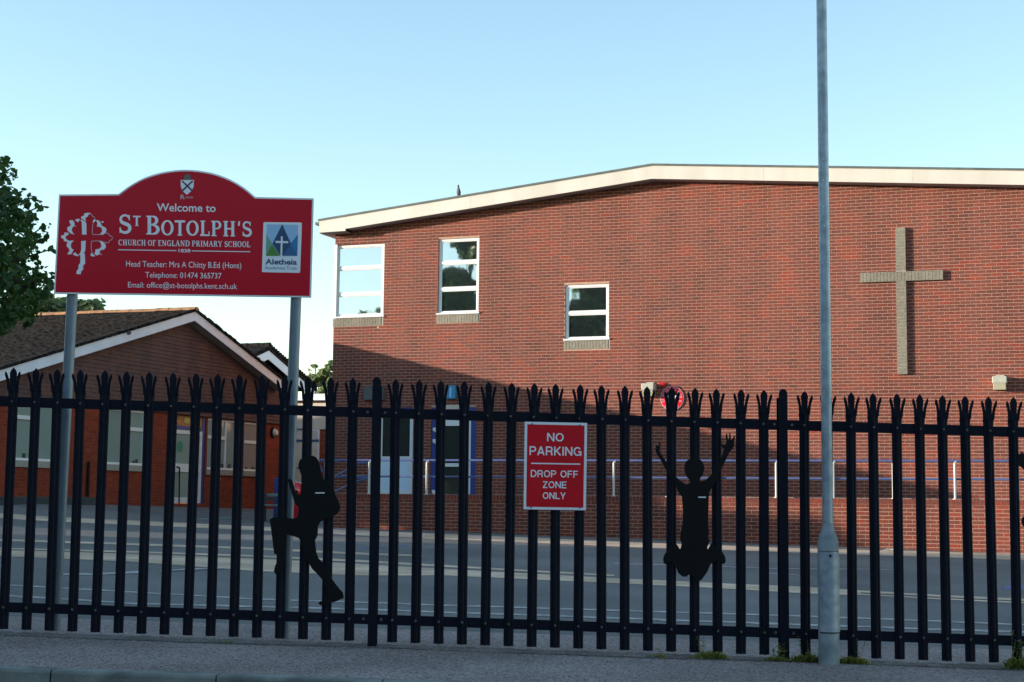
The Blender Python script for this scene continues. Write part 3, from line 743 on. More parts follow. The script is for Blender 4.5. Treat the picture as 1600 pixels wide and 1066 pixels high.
# handrail
HB = BT + .10; zr1, zr2 = 1.83, 1.475
rail = thing('handrail', 'long blue tubular handrail with cream posts along the brick terrace', 'handrail', P(-15.7, HB, TZ))
def aof(x, y=750): return on_b(x, y, HB)[0]
mb = MB(); mb.tube(P(aof(500), HB, zr1), P(AR, HB, zr1), .024); mb.build('top_rail', M['rail_blue'], rail, smooth=True)
mb = MB(); mb.tube(P(aof(533), HB, zr2), P(AR, HB, zr2), .022); mb.build('lower_rail', M['rail_blue'], rail, smooth=True)
for x in (578, 668, 762, 864, 960, 1044, 1125.5, 1213.5, 1303, 1396, 1492.5, 1591, 1690):
    mb = MB(); aa = aof(x); mb.tube(P(aa, HB - .05, TZ + .01), P(aa, HB - .05, zr1 - .05), .024, n=10); mb.tube(P(aa, HB - .05, zr1 - .05), P(aa + .03, HB - .02, zr1 - .015), .024, .018, n=10)
    mb.tube(P(aa, HB - .05, TZ - .0), P(aa, HB - .05, TZ + .012), .05, n=10); mb.build('post', M['rail_white'], rail, smooth=True)
# gate-like stair rails at the left end
st = thing('stair_rail', 'short blue stair railing with diagonal bars at the left end of the terrace', 'handrail', P(aof(505), HB + .3, TZ))
HS = HB + .25
def hs(x, y): aa, z = on_b(x, y, HS); return P(aa, HS, z)
for (x0, y0, x1, y1) in ((524, 745, 545, 733), (545, 733, 552, 729), (524, 745, 578, 748), (502, 721, 526, 722), (524, 768, 560, 752), (560, 752, 578, 747), (542, 724, 578, 724), (497, 724, 504, 737)):
    mb = MB(); mb.tube(hs(x0, y0), hs(x1, y1), .024, n=8); mb.build('bar', M['rail_blue'], st, smooth=True)
for x, y0, y1 in ((508, 722, 752), (577, 722, 771)):
    mb = MB(); mb.tube(hs(x, y0), hs(x, y1), .024, n=8); mb.build('post', M['galv'], st, smooth=True)

# ------------------------------------------------------------------ gabled classroom building on the left
AF = -22.4; AV = AF + .38
left = thing('gabled_classroom', 'low orange brick classroom with tile hung gable and mossy tiled roof on the left', 'building', P(AF, 29, .8))
RBb, RZ = 35.92, 5.93; S1, S2 = .280, .296
EB0, EB1 = 27.0, 41.05                                   # eaves
def rz_(b): return RZ - (RBb - b) * S1 if b < RBb else RZ - (b - RBb) * S2
WB0, WB1 = 28.45, 41.85
ZT = 3.19
Lx = lambda b, a, z: P(a, b, z)
def rect_a(x0, y0, x1, y1):
    b0, z1 = on_a(x0, y0, AF); b1, _ = on_a(x1, y1, AF); _, z0 = on_a(x1, y1, AF); return b0, b1, z0, z1
w1 = (on_a(22, 700, AF)[0], on_a(86, 700, AF)[0], 1.76, 3.14)
w2 = (on_a(166, 700, AF)[0], on_a(227, 700, AF)[0], 1.76, 3.14)
w3 = (on_a(324, 700, AF)[0], on_a(369, 700, AF)[0], 1.74, 3.13)
w4 = (on_a(381, 700, AF)[0], on_a(408, 700, AF)[0], 1.74, 3.13)
dr = (on_a(270, 700, AF)[0], on_a(321, 700, AF)[0], .80, 3.13)
lh = [w1, w2, w3, w4, dr]
mb = MB(); cuts = sorted({WB0, WB1, *[h[0] for h in lh], *[h[1] for h in lh]})
for b0, b1 in zip(cuts[:-1], cuts[1:]):
    hs_ = sorted([(h[2], h[3]) for h in lh if h[0] < (b0 + b1) / 2 < h[1]]); z = .2
    for h0, h1 in hs_ + [(ZT + .1, None)]:
        if h0 > z: mb.add([P(AF, b0, z), P(AF, b1, z), P(AF, b1, h0), P(AF, b0, h0)], [(0, 1, 2, 3)])
        z = h1
for h in lh:
    d = -.1
    mb.add([P(AF, h[0], h[2]), P(AF + d, h[0], h[2]), P(AF + d, h[0], h[3]), P(AF, h[0], h[3])], [(3, 2, 1, 0)])
    mb.add([P(AF, h[1], h[2]), P(AF + d, h[1], h[2]), P(AF + d, h[1], h[3]), P(AF, h[1], h[3])], [(0, 1, 2, 3)])
    mb.add([P(AF, h[0], h[3]), P(AF, h[1], h[3]), P(AF + d, h[1], h[3]), P(AF + d, h[0], h[3])], [(0, 1, 2, 3)])
mb.build('wall', M['orange_brick'], left, flip=False)
mb = MB()
mb.add([P(AF, WB0, .2), P(-45, WB0, .2), P(-45, WB0, rz_(WB0)), P(AF, WB0, rz_(WB0) - .12)], [(3, 2, 1, 0)])
mb.add([P(AF, WB1, .2), P(-45, WB1, .2), P(-45, WB1, rz_(WB1)), P(AF, WB1, rz_(WB1) - .2)], [(0, 1, 2, 3)])
mb.build('side_wall', M['orange_brick_a'], left, flip=False)
mb = MB(); top = [(WB0, ZT - .03), (WB1, ZT - .03), (WB1, rz_(WB1) - .28), (RBb, RZ - .28), (WB0, rz_(WB0) - .25)]
mb.prism([P(AF + .03, b, max(z, ZT - .03)) for b, z in top], P(-.04, 0, 0)); mb.build('gable_backing', M['hung_tile'], left)
# hanging tiles, course by course
mb = MB(); row = 0; z = ZT - .03; tl = []
while z < RZ:
    off = .0825 * (row % 2)
    for i in range(int((WB1 - WB0) / .165) + 2):
        b0 = WB0 + i * .165 - off + .002; b1 = b0 + .161
        b0 = max(b0, WB0); b1 = min(b1, WB1)
        if b1 - b0 < .02: continue
        if z + .05 > rz_((b0 + b1) / 2) - .27: continue
        tl.append((b0, b1, z, random.uniform(0, .006)))
    z += .1; row += 1
def tile_geo(b0, b1, z, j): return [P(AF + .066 + j, b0, z), P(AF + .066 + j, b1, z), P(AF + .046, b1, z + .13), P(AF + .046, b0, z + .13), P(AF + .035, b0, z), P(AF + .035, b1, z)]
tl.sort(key=lambda q: (0 if seen(P(AF, q[0], q[2])) else 1, q[0]))
ind = [q for q in tl if q[1] - q[0] > .16][:300]; ids = {id(q) for q in ind}
for q in tl:
    if id(q) in ids: continue
    mb.add(tile_geo(*q), [(0, 1, 2, 3), (0, 4, 5, 1)])
mb.build('hanging_tiles', M['hung_tile'], left, kind='stuff', flip=False)
src = MB(); src.add([(0, 0, 0), (0, .161, 0), (-.02, .161, .13), (-.02, 0, .13), (-.031, 0, 0), (-.031, .161, 0)], [(0, 1, 2, 3), (0, 4, 5, 1)]); me = None
for q in ind:
    loc = P(AF + .066 + q[3], q[0], q[2])
    if me is None:
        o = src.build('hanging_tile', M['hung_tile'], None, flip=False); me = o.data; o.parent = left; o.location = loc - world_loc(left); o.rotation_euler = (0, 0, -TH)
    else: piece('hanging_tile', me, left, loc, -TH)
# bargeboards, soffits, roof deck
for (b0, b1) in ((EB0, RBb), (RBb, EB1)):
    z0, z1 = rz_(b0), rz_(b1); g = .001
    mb = MB(); mb.prism([P(AV, b0, z0 - .30), P(AV, b1 - g, z1 - .30), P(AV, b1 - g, z1 - .055), P(AV, b0, z0 - .055)], P(-.025, 0, 0)); mb.build('bargeboard', M['white_old'], left)
    mb = MB(); mb.add([P(AV - .025, b0, z0 - .285), P(AV - .025, b1, z1 - .285), P(AF, b1, z1 - .285), P(AF, b0, z0 - .285)], [(0, 1, 2, 3)]); mb.build('soffit', M['soffit'], left, flip=False)
mb = MB()
for (b0, b1) in ((EB0, RBb), (RBb, EB1)):
    z0, z1 = rz_(b0), rz_(b1)
    mb.hexa([P(AV, b0, z0 - .055), P(-46, b0, z0 - .055), P(-46, b1, z1 - .055), P(AV, b1, z1 - .055), P(AV, b0, z0 - .02), P(-46, b0, z0 - .02), P(-46, b1, z1 - .02), P(AV, b1, z1 - .02)])
mb.build('roof_deck', M['roof_felt'], left)
mb = MB(); mb.box(-46, AV - .02, EB0 - .02, EB0 + .01, rz_(EB0) - .22, rz_(EB0) - .03, P); mb.build('eaves_board', M['white_old'], left)
# roof tiles
rt = []; ci = 0; b = EB0 - .04
while b < RBb - .06:
    off = .12 * (ci % 2); a = AV + .03 - off
    while a > -42:
        a1 = max(a - .236, -42); rt.append((a1, min(a, AV + .03), b, random.uniform(0, .014), random.uniform(-.006, .006))); a -= .24
    b += .125 if b < 31 else .125; ci += 1
def rtile(q):
    a0, a1, b0, j, jj = q; zt0 = RZ - (RBb - b0) * S1; b1 = b0 + .15; zt1 = RZ - (RBb - b1) * S1
    return [P(a0, b0 + jj, zt0 + .012 + j), P(a1, b0 + jj, zt0 + .012 + j * .6), P(a1, b1, zt1 - .006), P(a0, b1, zt1 - .006), P(a0, b0 + jj, zt0 - .014), P(a1, b0 + jj, zt0 - .014)]
rt.sort(key=lambda q: (0 if seen(rtile(q)[0]) else 1, rtile(q)[0].y))
mb = MB()
ind = [q for q in rt if q[1] - q[0] > .23][:300]; ids = {id(q) for q in ind}
for q in rt:
    if id(q) in ids: continue
    mb.add(rtile(q), [(1, 0, 3, 2), (0, 1, 5, 4)])
mb.build('roof_tiles', M['roof_tile'], left, kind='stuff', flip=False)
src = MB(); src.add([(0, 0, .012), (.236, 0, .012), (.236, .15, .15 * S1 - .006), (0, .15, .15 * S1 - .006), (0, 0, -.014), (.236, 0, -.014)], [(0, 1, 2, 3), (1, 0, 4, 5)]); me = None
for q in ind:
    loc = P(q[0], q[2], RZ - (RBb - q[2]) * S1 + q[3])
    if me is None:
        o = src.build('roof_tile', M['roof_tile'], None, flip=False); me = o.data; o.parent = left; o.location = loc - world_loc(left); o.rotation_euler = (0, 0, -TH)
    else: piece('roof_tile', me, left, loc, -TH)
# verge tile ends down both slopes, ridge tiles
mb = MB()
for (b0, b1, s) in ((EB0, RBb, 1), (RBb, EB1 + .05, -1)):
    b = b0
    while b < b1:
        z0 = rz_(b); z1 = rz_(min(b + .12, b1)); j = random.uniform(0, .02)
        mb.hexa([P(AV + .035 + j, b, z0 - .05), P(AV - .3, b, z0 - .05), P(AV - .3, b + .115, z1 - .05), P(AV + .035 + j, b + .115, z1 - .05),
                 P(AV + .035 + j, b, z0 + .018 + j), P(AV - .3, b, z0 + .018 - (.0 if s < 0 else .02)), P(AV - .3, b + .115, z1 + .018 - (.0 if s < 0 else .02)), P(AV + .035 + j, b + .115, z1 + .018 + j)])
        b += .125
mb.build('verge_tiles', M['roof_tile'], left, kind='stuff')
me = None; a = AV + .05
for k in range(52):
    if me is None:
        s_ = MB(); n = 8; r = .12
        vs = [(x_, math.cos(math.pi * i / n) * r * (1 + .06 * (x_ > .2)), math.sin(math.pi * i / n) * r * .75) for x_ in (0, .40) for i in range(n + 1)]
        s_.add(vs, [(i, i + 1, n + 2 + i, n + 1 + i) for i in range(n)] + [tuple(range(n + 1)), tuple(range(n + 1, 2 * n + 2))])
        o = s_.build('ridge_tile', M['ridge_tile'], None, smooth=True); me = o.data; o.parent = left
        o.location = P(a - .4, RBb, RZ - .02) - world_loc(left); o.rotation_euler = (0, 0, -TH)
    else: piece('ridge_tile', me, left, P(a - .4, RBb, RZ - .02 + random.uniform(-.008, .008)), -TH)
    a -= .405
mb = MB()
for (b0, b1) in ((RBb, EB1),):
    z0, z1 = rz_(b0), rz_(b1); mb.add([P(AV, b0, z0), P(-46, b0, z0), P(-46, b1, z1), P(AV, b1, z1)], [(0, 1, 2, 3)])
mb.build('back_slope', M['roof_tile'], left)

def window_a(W, mull, trans, pane_m, label=None):
    """mull: b positions of mullions, trans: {bay: z}"""
    b0, b1, z0, z1 = W; f = .055; A0, A1 = AF - .09, AF - .03
    T = lambda b, a, z: P(a, b, z)
    mb = MB(); ring(mb, b0, b1, z0, z1, f, A0, A1, T)
    xs = [b0 + f] + [q for m_ in mull for q in (m_ - .03, m_ + .03)] + [b1 - f]
    for m_ in mull: mb.box(m_ - .03, m_ + .03, A0, A1, z0 + f, z1 - f, T)
    panes = []
    for k in range(0, len(xs), 2):
        if k // 2 in trans:
            zt_ = trans[k // 2]; mb.box(xs[k], xs[k + 1], A0, A1 + .01, zt_ - .045, zt_ + .045, T)
            panes += [(xs[k], xs[k + 1], z0 + f, zt_ - .045), (xs[k], xs[k + 1], zt_ + .045, z1 - f)]
        else: panes.append((xs[k], xs[k + 1], z0 + f, z1 - f))
    o = mb.build('window', M['white'], left, label=label)
    for p in panes:
        q = MB(); q.box(p[0], p[1], A0 + .02, A0 + .028, p[2], p[3], T); q.build('pane', pane_m, o)
    q = MB(); q.box(b0 - .05, b1 + .05, AF - .02, AF + .05, z0 - .15, z0 - .004, T); q.build('sill', M['grey_mortar'], o)
    q = MB(); q.box(b0, b1, AF - .03, AF + .02, z0 - .003, z0 + .02, T); q.build('drip_bar', M['white'], o)
    # things on the inside ledge
    q = MB()
    for k in range(4):
        bb = b0 + .12 + random.uniform(0, b1 - b0 - .4); h_ = random.uniform(.03, .13); q.box(bb, bb + random.uniform(.06, .16), A0 + .029, A0 + .034, z0 + f, z0 + f + h_, T)
    q.build('ledge_items', M['dark_green'], o, kind='stuff')
    return o
bm = lambda x: on_a(x, 700, AF)[0]
window_a(w1, [bm(55)], {0: on_a(35, 652, AF)[1]}, M['blind'], 'leftmost white framed window with drawn pale blind')
window_a(w2, [bm(198)], {1: on_a(213, 671, AF)[1]}, M['blind'], 'white framed window with pale blind right of the sign post')
window_a(w3, [bm(339), bm(354)], {0: on_a(330, 683, AF)[1], 1: on_a(350, 685, AF)[1]}, M['blind'], 'three bay white framed window right of the door')
window_a(w4, [], {0: on_a(392, 691, AF)[1]}, M['blind_warm'], 'narrow window with beige blind beside the round lamp')
# entrance
b0, b1, z0, z1 = dr; T = Lx; A0, A1 = AF - .09, AF - .02
mb = MB(); bb1 = bm(317)
mb.box(b0, b0 + .06, A0, A1, z0, z1, T); mb.box(bb1, b1, A0, A1, z0, z1, T); zh0 = on_a(276, 671, AF)[1]; zh1 = on_a(276, 664.5, AF)[1]
mb.box(b0 + .06, bb1, A0, A1, zh0, zh1, T)
d = mb.build('door', M['blue'], left, label='white glazed entrance door in a blue frame')
mb = MB(); mb.box(b0 + .06, bb1, A0 + .02, A1 - .02, zh1, z1, T); mb.build('fanlight_panel', M['orange'], d)
mb = MB(); mb.box(bm(289), bm(297), A1 - .019, A1 - .012, zh1 + .08, z1 - .05, T); mb.build('notice', M['yellow'], d)
ds = bm(311.5)
mb = MB(); f = .07; ring(mb, b0 + .062, bb1 - .002, z0 + .02, zh0 - .003, .10, A0 + .01, A1 - .005, T, .15); zk = on_a(283, 731, AF)[1]
mb.box(b0 + .16, bb1 - .10, A0 + .01, A1 - .005, zk - .11, zk + .11, T); q = mb.build('door_leaf', M['white'], d)
mb = MB(); mb.box(b0 + .16, bb1 - .1, A0 + .02, A0 + .03, z0 + .17, zk - .11, T); mb.box(b0 + .16, bb1 - .1, A0 + .02, A0 + .03, zk + .11, zh0 - .1, T); mb.build('pane', M['blind'], d)
sb, sz = on_a(284, 698, AF)
mb = MB(); mb.tube(P(AF - .055, sb, sz), P(AF - .05, sb, sz), .15, .15, 20); mb.build('sticker', M['sticker'], d)
mb = MB(); mb.tube(P(AF + .05, bm(280), z0), P(AF + .05, bm(279), zk), .02, n=8); mb.tube(P(AF + .05, bm(279), zk), P(AF - .03, bm(278), zk + .02), .02, n=8); mb.build('handle', M['plate'], d)
# round lamp on the facade
lb, lz = on_a(426.5, 676, AF)
t = thing('round_wall_lamp', 'round cream wall lamp on the orange brick near the classroom corner', 'wall lamp', P(AF, lb, lz))
mb = MB(); mb.tube(P(AF + .001, lb, lz), P(AF + .05, lb, lz), .17, .16, 20); mb.build('base', M['plate'], t, smooth=True)
mb = MB(); mb.tube(P(AF + .0505, lb + .02, lz), P(AF + .13, lb + .02, lz), .115, .07, 20); mb.build('diffuser', M['clock'], t, smooth=True)
# small security light on the bargeboard
lb, lz = on_a(200, 520, AV)
mb = MB(); mb.tube(P(AV + .001, lb, lz), P(AV + .07, lb, lz), .055, .045, 12); tag(mb.build('security_light', M['roof_felt']), 'tiny dark security light on the white bargeboard', 'light')
# downpipe
mb = MB(); mb.tube(P(AF + .07, bm(136), .78), P(AF + .07, bm(136), 1.8), .035, n=8); tag(mb.build('pipe', M['plate']), 'short dark pipe against the orange brick between two windows', 'pipe')

# low planter at the far left
t = thing('timber_planter', 'low dark timber planter at the foot of the classroom wall, far left', 'planter', P(AF + .5, 28.6, .8))
for k in range(2):
    mb = MB(); mb.box(AF + .35, AF + .95, 27.6, 31.3, .55 + k * .20, .74 + k * .20, P); bevel(mb.build('board', M['dark_green'], t), .01)
mb = MB(); mb.box(AF + .38, AF + .92, 27.7, 31.2, .95, .96, P); mb.build('soil', M['earth'], t)

# ------------------------------------------------------------------ buildings further back, seen through the gap
BL = 45.0
link = thing('flat_roofed_block', 'flat roofed block with cream panels glimpsed between the two buildings', 'building', P(-24, BL, .8))
def lb_(x, y): return on_b(x, y, BL)
zT, zF0, zF1 = lb_(480, 617)[1], lb_(480, 645)[1], lb_(510, 671)[1]
aL, aR2 = lb_(425, 650)[0], lb_(560, 650)[0]
mb = MB(); mb.box(aL, aR2, BL, BL + 8, .4, zT - .2, P); mb.build('wall', M['orange_brick_a'], link)
mb = MB(); mb.box(aL - .3, aR2, BL - .35, BL + 8.3, zT - .2, zT, P); mb.build('roof', M['white_old'], link)
mb = MB(); mb.box(aL, aR2, BL - .06, BL - .001, zF1, zT - .201, P); mb.build('cladding_panel', M['cream_panel'], link)
aw0, aw1 = lb_(440, 700)[0], lb_(499.5, 700)[0]
mb = MB(); mb.box(aw0, aw1, BL - .05, BL - .001, .7, zF1 - .001, P); o = mb.build('shopfront', M['white_old'], link, label='white glazed screen with cream panels')
xs = [(447, 462), (464, 474), (488.5, 496.5)]
for x0, x1 in xs:
    for y0, y1, m_ in ((673, 686, 'cream_panel'), (692, 752, 'cream_door')):
        mb = MB(); q0, q1 = lb_(x0, 700)[0], lb_(x1, 700)[0]; mb.box(q0, q1, BL - .06, BL - .0505, lb_(470, y1)[1], lb_(470, y0)[1], P); mb.build('panel', M[m_], o)
mb = MB(); mb.box(aw0, aw1, BL - .075, BL - .0605, lb_(470, 690.5)[1], lb_(470, 687)[1], P); mb.box(aw0, lb_(476, 700)[0], BL - .075, BL - .0605, lb_(470, 672)[1], lb_(470, 670)[1], P); mb.build('transom', M['navy2'], o)

AG = -27.0
gb = thing('far_gable', 'second mossy gabled roof with pale bargeboards behind the classroom', 'building', P(AG, 49, .8))
g_b, g_z = on_a(420, 543, AG)
bl_, zl_ = on_a(340, 575, AG); br_, zr_ = on_a(492, 607, AG)
s2 = (g_z - zr_) / (br_ - g_b); half = br_ - g_b; s1 = s2
bl_ = g_b - half; zl_ = zr_
for q0, q1, zz0, zz1 in ((bl_, g_b, zl_, g_z), (g_b, br_, g_z, zr_)):
    mb = MB(); mb.prism([P(AG, q0, zz0 - .42), P(AG, q1, zz1 - .42), P(AG, q1, zz1 - .10), P(AG, q0, zz0 - .10)], P(-.03, 0, 0)); mb.build('bargeboard', M['white_old'], gb)
mb = MB()
for q0, q1, zz0, zz1 in ((bl_, g_b, zl_, g_z), (g_b, br_ + .1, g_z, zr_)):
    mb.hexa([P(AG + .04, q0, zz0 - .10), P(-45, q0, zz0 - .10), P(-45, q1, zz1 - .10), P(AG + .04, q1, zz1 - .10), P(AG + .04, q0, zz0 + .06), P(-45, q0, zz0 + .06), P(-45, q1, zz1 + .06), P(AG + .04, q1, zz1 + .06)])
    for k in range(22):
        f0 = k / 22; qq = q0 + (q1 - q0) * f0; zz = zz0 + (zz1 - zz0) * f0
        mb.box(AG + .02, AG + .08, qq, qq + (q1 - q0) / 24, zz + .0, zz + .10, P)
mb.build('roof', M['roof_tile'], gb)
mb = MB(); a = AG + .06
for k in range(12): mb.tube(P(a, g_b, g_z + .05), P(a - .42, g_b, g_z + .05), .13, .12, 8); a -= .44
mb.build('ridge', M['roof_tile'], gb)
mb = MB(); mb.prism([P(AG - .5, bl_ + .3, .5), P(AG - .5, br_ - .3, .5), P(AG - .5, br_ - .3, zr_ - .3), P(AG - .5, g_b, g_z - .45), P(AG - .5, bl_ + .3, zl_ - .3)], P(-12, 0, 0)); mb.build('wall', M['hung_tile'], gb)

# ------------------------------------------------------------------ bin, bench near the classroom
pb = on_ground(458, 812); 
bc = P(-20.2, 36.4, 0); bc.x = (462 - 800) / F * 38.0; bc.y = 38.0; bc.z = gz(bc.x, bc.y) + .0
t = thing('litter_bin', 'round topped glossy red litter bin partly hidden by the running figure', 'bin', bc)
zt_ = hit(462, 752, (0, 1, 0), 38.0).z - bc.z
mb = MB(); mb.lathe(bc, [(.20, .0), (.24, .03), (.27, .5 * zt_), (.275, .6 * zt_)], 24); mb.build('body', M['red_plastic'], t, smooth=True)
mb = MB(); mb.lathe(bc, [(.26, .602 * zt_), (.285, .66 * zt_), (.285, .80 * zt_), (.26, .9 * zt_), (.17, .975 * zt_), (.02, zt_)], 24); mb.build('hood', M['red_plastic'], t, smooth=True)
mb = MB(); mb.box(bc.x - .15, bc.x + .15, bc.y - .30, bc.y - .24, bc.z + .68 * zt_, bc.z + .77 * zt_); mb.build('opening', M['plate'], t)
bY = 37.0
def fy(x, y): return hit(x, y, (0, 1, 0), bY)
q0 = fy(405, 803); q1 = fy(441, 803); gzb = gz(q0.x, bY)
t = thing('slatted_bench', 'dark bench with weathered grey slats by the classroom corner', 'bench', (q0.x, bY, gzb))
for y0, y1, dy in ((771, 775.5, .30), (777, 782, .30)):
    mb = MB(); mb.box(q0.x, q1.x, bY + dy, bY + dy + .04, fy(410, y1).z, fy(410, y0).z); bevel(mb.build('back_slat', M['grey_slat' if y0 < 776 else 'dark_green'], t), .005)
for k in range(3):
    z_ = fy(410, 788).z; mb = MB(); mb.box(q0.x, q1.x, bY - .16 + k * .15, bY - .16 + k * .15 + .12, z_ - .04, z_); bevel(mb.build('seat_slat', M['grey_slat'], t), .005)
for x_ in (q0.x + .05, q1.x - .12):
    mb = MB(); mb.box(x_, x_ + .07, bY - .14, bY + .27, gzb - .02, fy(410, 788).z - .041); mb.box(x_, x_ + .07, bY + .272, bY + .298, gzb - .02, fy(410, 771).z); mb.build('leg', M['dark_green'], t)
p = hit(432, 747, (0, 1, 0), 38.6)
mb = MB(); mb.box(p.x - .05, p.x + .06, 38.55, 38.66, gz(p.x, 38.6) - .05, p.z); tag(bevel(mb.build('bollard', M['blue']), .015), 'short blue post standing behind the slatted bench', 'post')
# scrap of litter at the foot of the terrace
p = on_ground(1386, 862)
mb = MB(); vs = [(p.x + random.uniform(-.14, .2), p.y + random.uniform(-.06, .06), p.z + random.uniform(.004, .08)) for _ in range(9)]
mb.add(vs, [(0, 1, 2), (2, 3, 4), (4, 5, 6), (1, 3, 5), (6, 7, 8), (0, 4, 8)]); tag(mb.build('litter', M['litter'], flip=False), 'crumpled white litter on the ground at the foot of the brick terrace', 'litter')

# ------------------------------------------------------------------ the palisade fence
fence = thing('palisade_fence', 'black steel palisade fence with splayed triple pointed pales along the footway', 'fence', (0, FY(0), gz(0, FY(0))))
FR = -math.atan(.023)
def fence_z(x): return -.0208 * x
def pale_mesh():
    mb = MB(); H = 1.765
    # W profile of the corrugated pale
    prof = [(-.0335, .010), (-.026, .002), (-.015, .002), (-.006, -.012), (.006, -.012), (.015, .002), (.026, .002), (.0335, .010)]
    hs_ = [0, .3, 1.0, H - .20, H - .155]; t = .003
    def pt(x_, y_, z_, wide=1.0): return (x_ * wide, y_, z_)
    rings = []
    for z_ in hs_: rings.append([pt(x_, y_, z_, 1.0 + (.12 if z_ > H - .17 else 0)) for x_, y_ in prof])
    n = len(prof); vs = []; fs = []
    for r in rings: vs += r
    for r in rings: vs += [(x_, y_ + t, z_) for x_, y_, z_ in r]
    nr = len(rings); o = nr * n
    for k in range(nr - 1):
        for i in range(n - 1):
            a = k * n + i; fs.append((a, a + 1, a + n + 1, a + n)); fs.append((o + a + n, o + a + n + 1, o + a + 1, o + a))
        fs.append((k * n, k * n + n, o + k * n + n, o + k * n)); fs.append((k * n + n - 1, o + k * n + n - 1, o + k * n + 2 * n - 1, k * n + 2 * n - 1))
    for i in range(n - 1): fs.append((i, o + i, o + i + 1, i + 1))
    mb.add(vs, fs)
    # prongs: centre pale point and two splayed ears
    zb_ = H - .158
    cen = [(-.0195, zb_), (.0195, zb_), (.021, H - .08), (.0245, H - .042), (.017, H - .019), (0, H), (-.017, H - .019), (-.0245, H - .042), (-.021, H - .08)]
    mb.prism([(x_, -.008, z_) for x_, z_ in cen], (0, .006, 0))
    for s in (-1, 1):
        ear = [(.0155, zb_), (.0375, zb_), (.041, H - .105), (.0465, H - .078), (.0525, H - .060), (.0545, H - .046), (.050, H - .027), (.041, H - .036), (.0335, H - .054), (.0285, H - .075), (.0235, H - .10)]
        def bend(z_): return -.004 - .02 * max(0, (z_ - zb_) / .13)
        pts = [(s * x_, bend(z_), z_) for x_, z_ in ear]
        mb.prism(pts, (0, .005, 0))
    return mb
pm = pale_mesh(); pale_me = None
def fx(px): return on_f(px, 645).x
panels = [[269.1 - 35.4 * k for k in range(1, 9)][::-1] + [269.1 + 35.52 * k for k in range(0, 9)],
          [619.4 + (1191 - 619.4) / 16 * k for k in range(17)],
          [1254.6 + 36.1 * k for k in range(0, 17)]]
# previous panel to the left, outside the frame
x0p = fx(269.1 - 35.4 * 8); panels_x = [[fx(q) for q in p_] for p_ in panels]
panels_x[0] = [x0p - .155 * k for k in (1,)][::-1] + panels_x[0]
posts_x = [on_f(q, 645).x for q in (588.5 - 641, 588.5, 1222.5, 1222.5 + 642)]
PW = posts_x[2] - posts_x[1]
posts_x = [posts_x[0] - 2 * PW, posts_x[0] - PW] + posts_x + [posts_x[-1] + PW, posts_x[-1] + 2 * PW]
for q in (0, 1, 5, 6): panels_x.append([posts_x[q] + .135 + .155 * k for k in range(17)])
bolts = MB()
for p_ in panels_x:
    for xx in p_:
        loc = Vector((xx, FY(xx, -.035), fence_z(xx)))
        if pale_me is None:
            o = pm.build('pale', M['black'], None); pale_me = o.data; o.parent = fence; o.location = loc - world_loc(fence); o.rotation_euler = (0, 0, FR)
        else: o = piece('pale', pale_me, fence, loc, FR)
        o.rotation_euler = (random.uniform(-.006, .006), random.uniform(-.0055, .0055), FR + random.uniform(-.03, .03))
        for zz in (1.533, .146):
            z_ = zz + fence_z(xx); y_ = FY(xx, -.047)
            bolts.tube((xx, y_ - .001, z_), (xx, y_ - .009, z_), .009, .006, 8)
bolts.build('bolts', M['bolt'], fence, kind='stuff')
for xx in posts_x:
    mb = MB(); zb_ = fence_z(xx)
    for (x0, x1, y0, y1) in ((-.029, .029, -.004, .002), (-.004, .004, .002, .088), (-.029, .029, .088, .094)):
        mb.box(xx + x0, xx + x1, FY(xx, -.03) + y0, FY(xx, -.03) + y1, zb_ - .06, zb_ + 1.72)
    # rounded head
    hd = [(-.029, 1.7205), (.029, 1.7205), (.029, 1.748), (.020, 1.766), (.008, 1.774), (-.008, 1.774), (-.020, 1.766), (-.029, 1.748)]
    mb.prism([(xx + a_, FY(xx, -.034), zb_ + z_) for a_, z_ in hd], (0, .006, 0)); mb.build('post', M['black'], fence)
for k in range(len(posts_x) - 1):
    xa = posts_x[k]; xb = posts_x[k + 1]
    for zz in (1.533, .146):
        mb = MB(); g = .004
        def q(x_, dy, dz): return Vector((x_, FY(x_, dy), fence_z(x_) + zz + dz))
        for (y0, y1, z0, z1) in ((-.022, -.016, -.034, .033), (-.016, .03, -.034, -.028)):
            mb.hexa([q(xa + g, y0, z0), q(xb - g, y0, z0), q(xb - g, y1, z0), q(xa + g, y1, z0), q(xa + g, y0, z1), q(xb - g, y0, z1), q(xb - g, y1, z1), q(xa + g, y1, z1)])
        mb.build('rail', M['black'], fence)
        for xe in (xa + .06, xb - .06):
            mb = MB(); mb.tube(q(xe, -.0225, 0), q(xe, -.032, 0), .011, .008, 8)
            mb.build('rail_bolt', M['bolt'], fence)

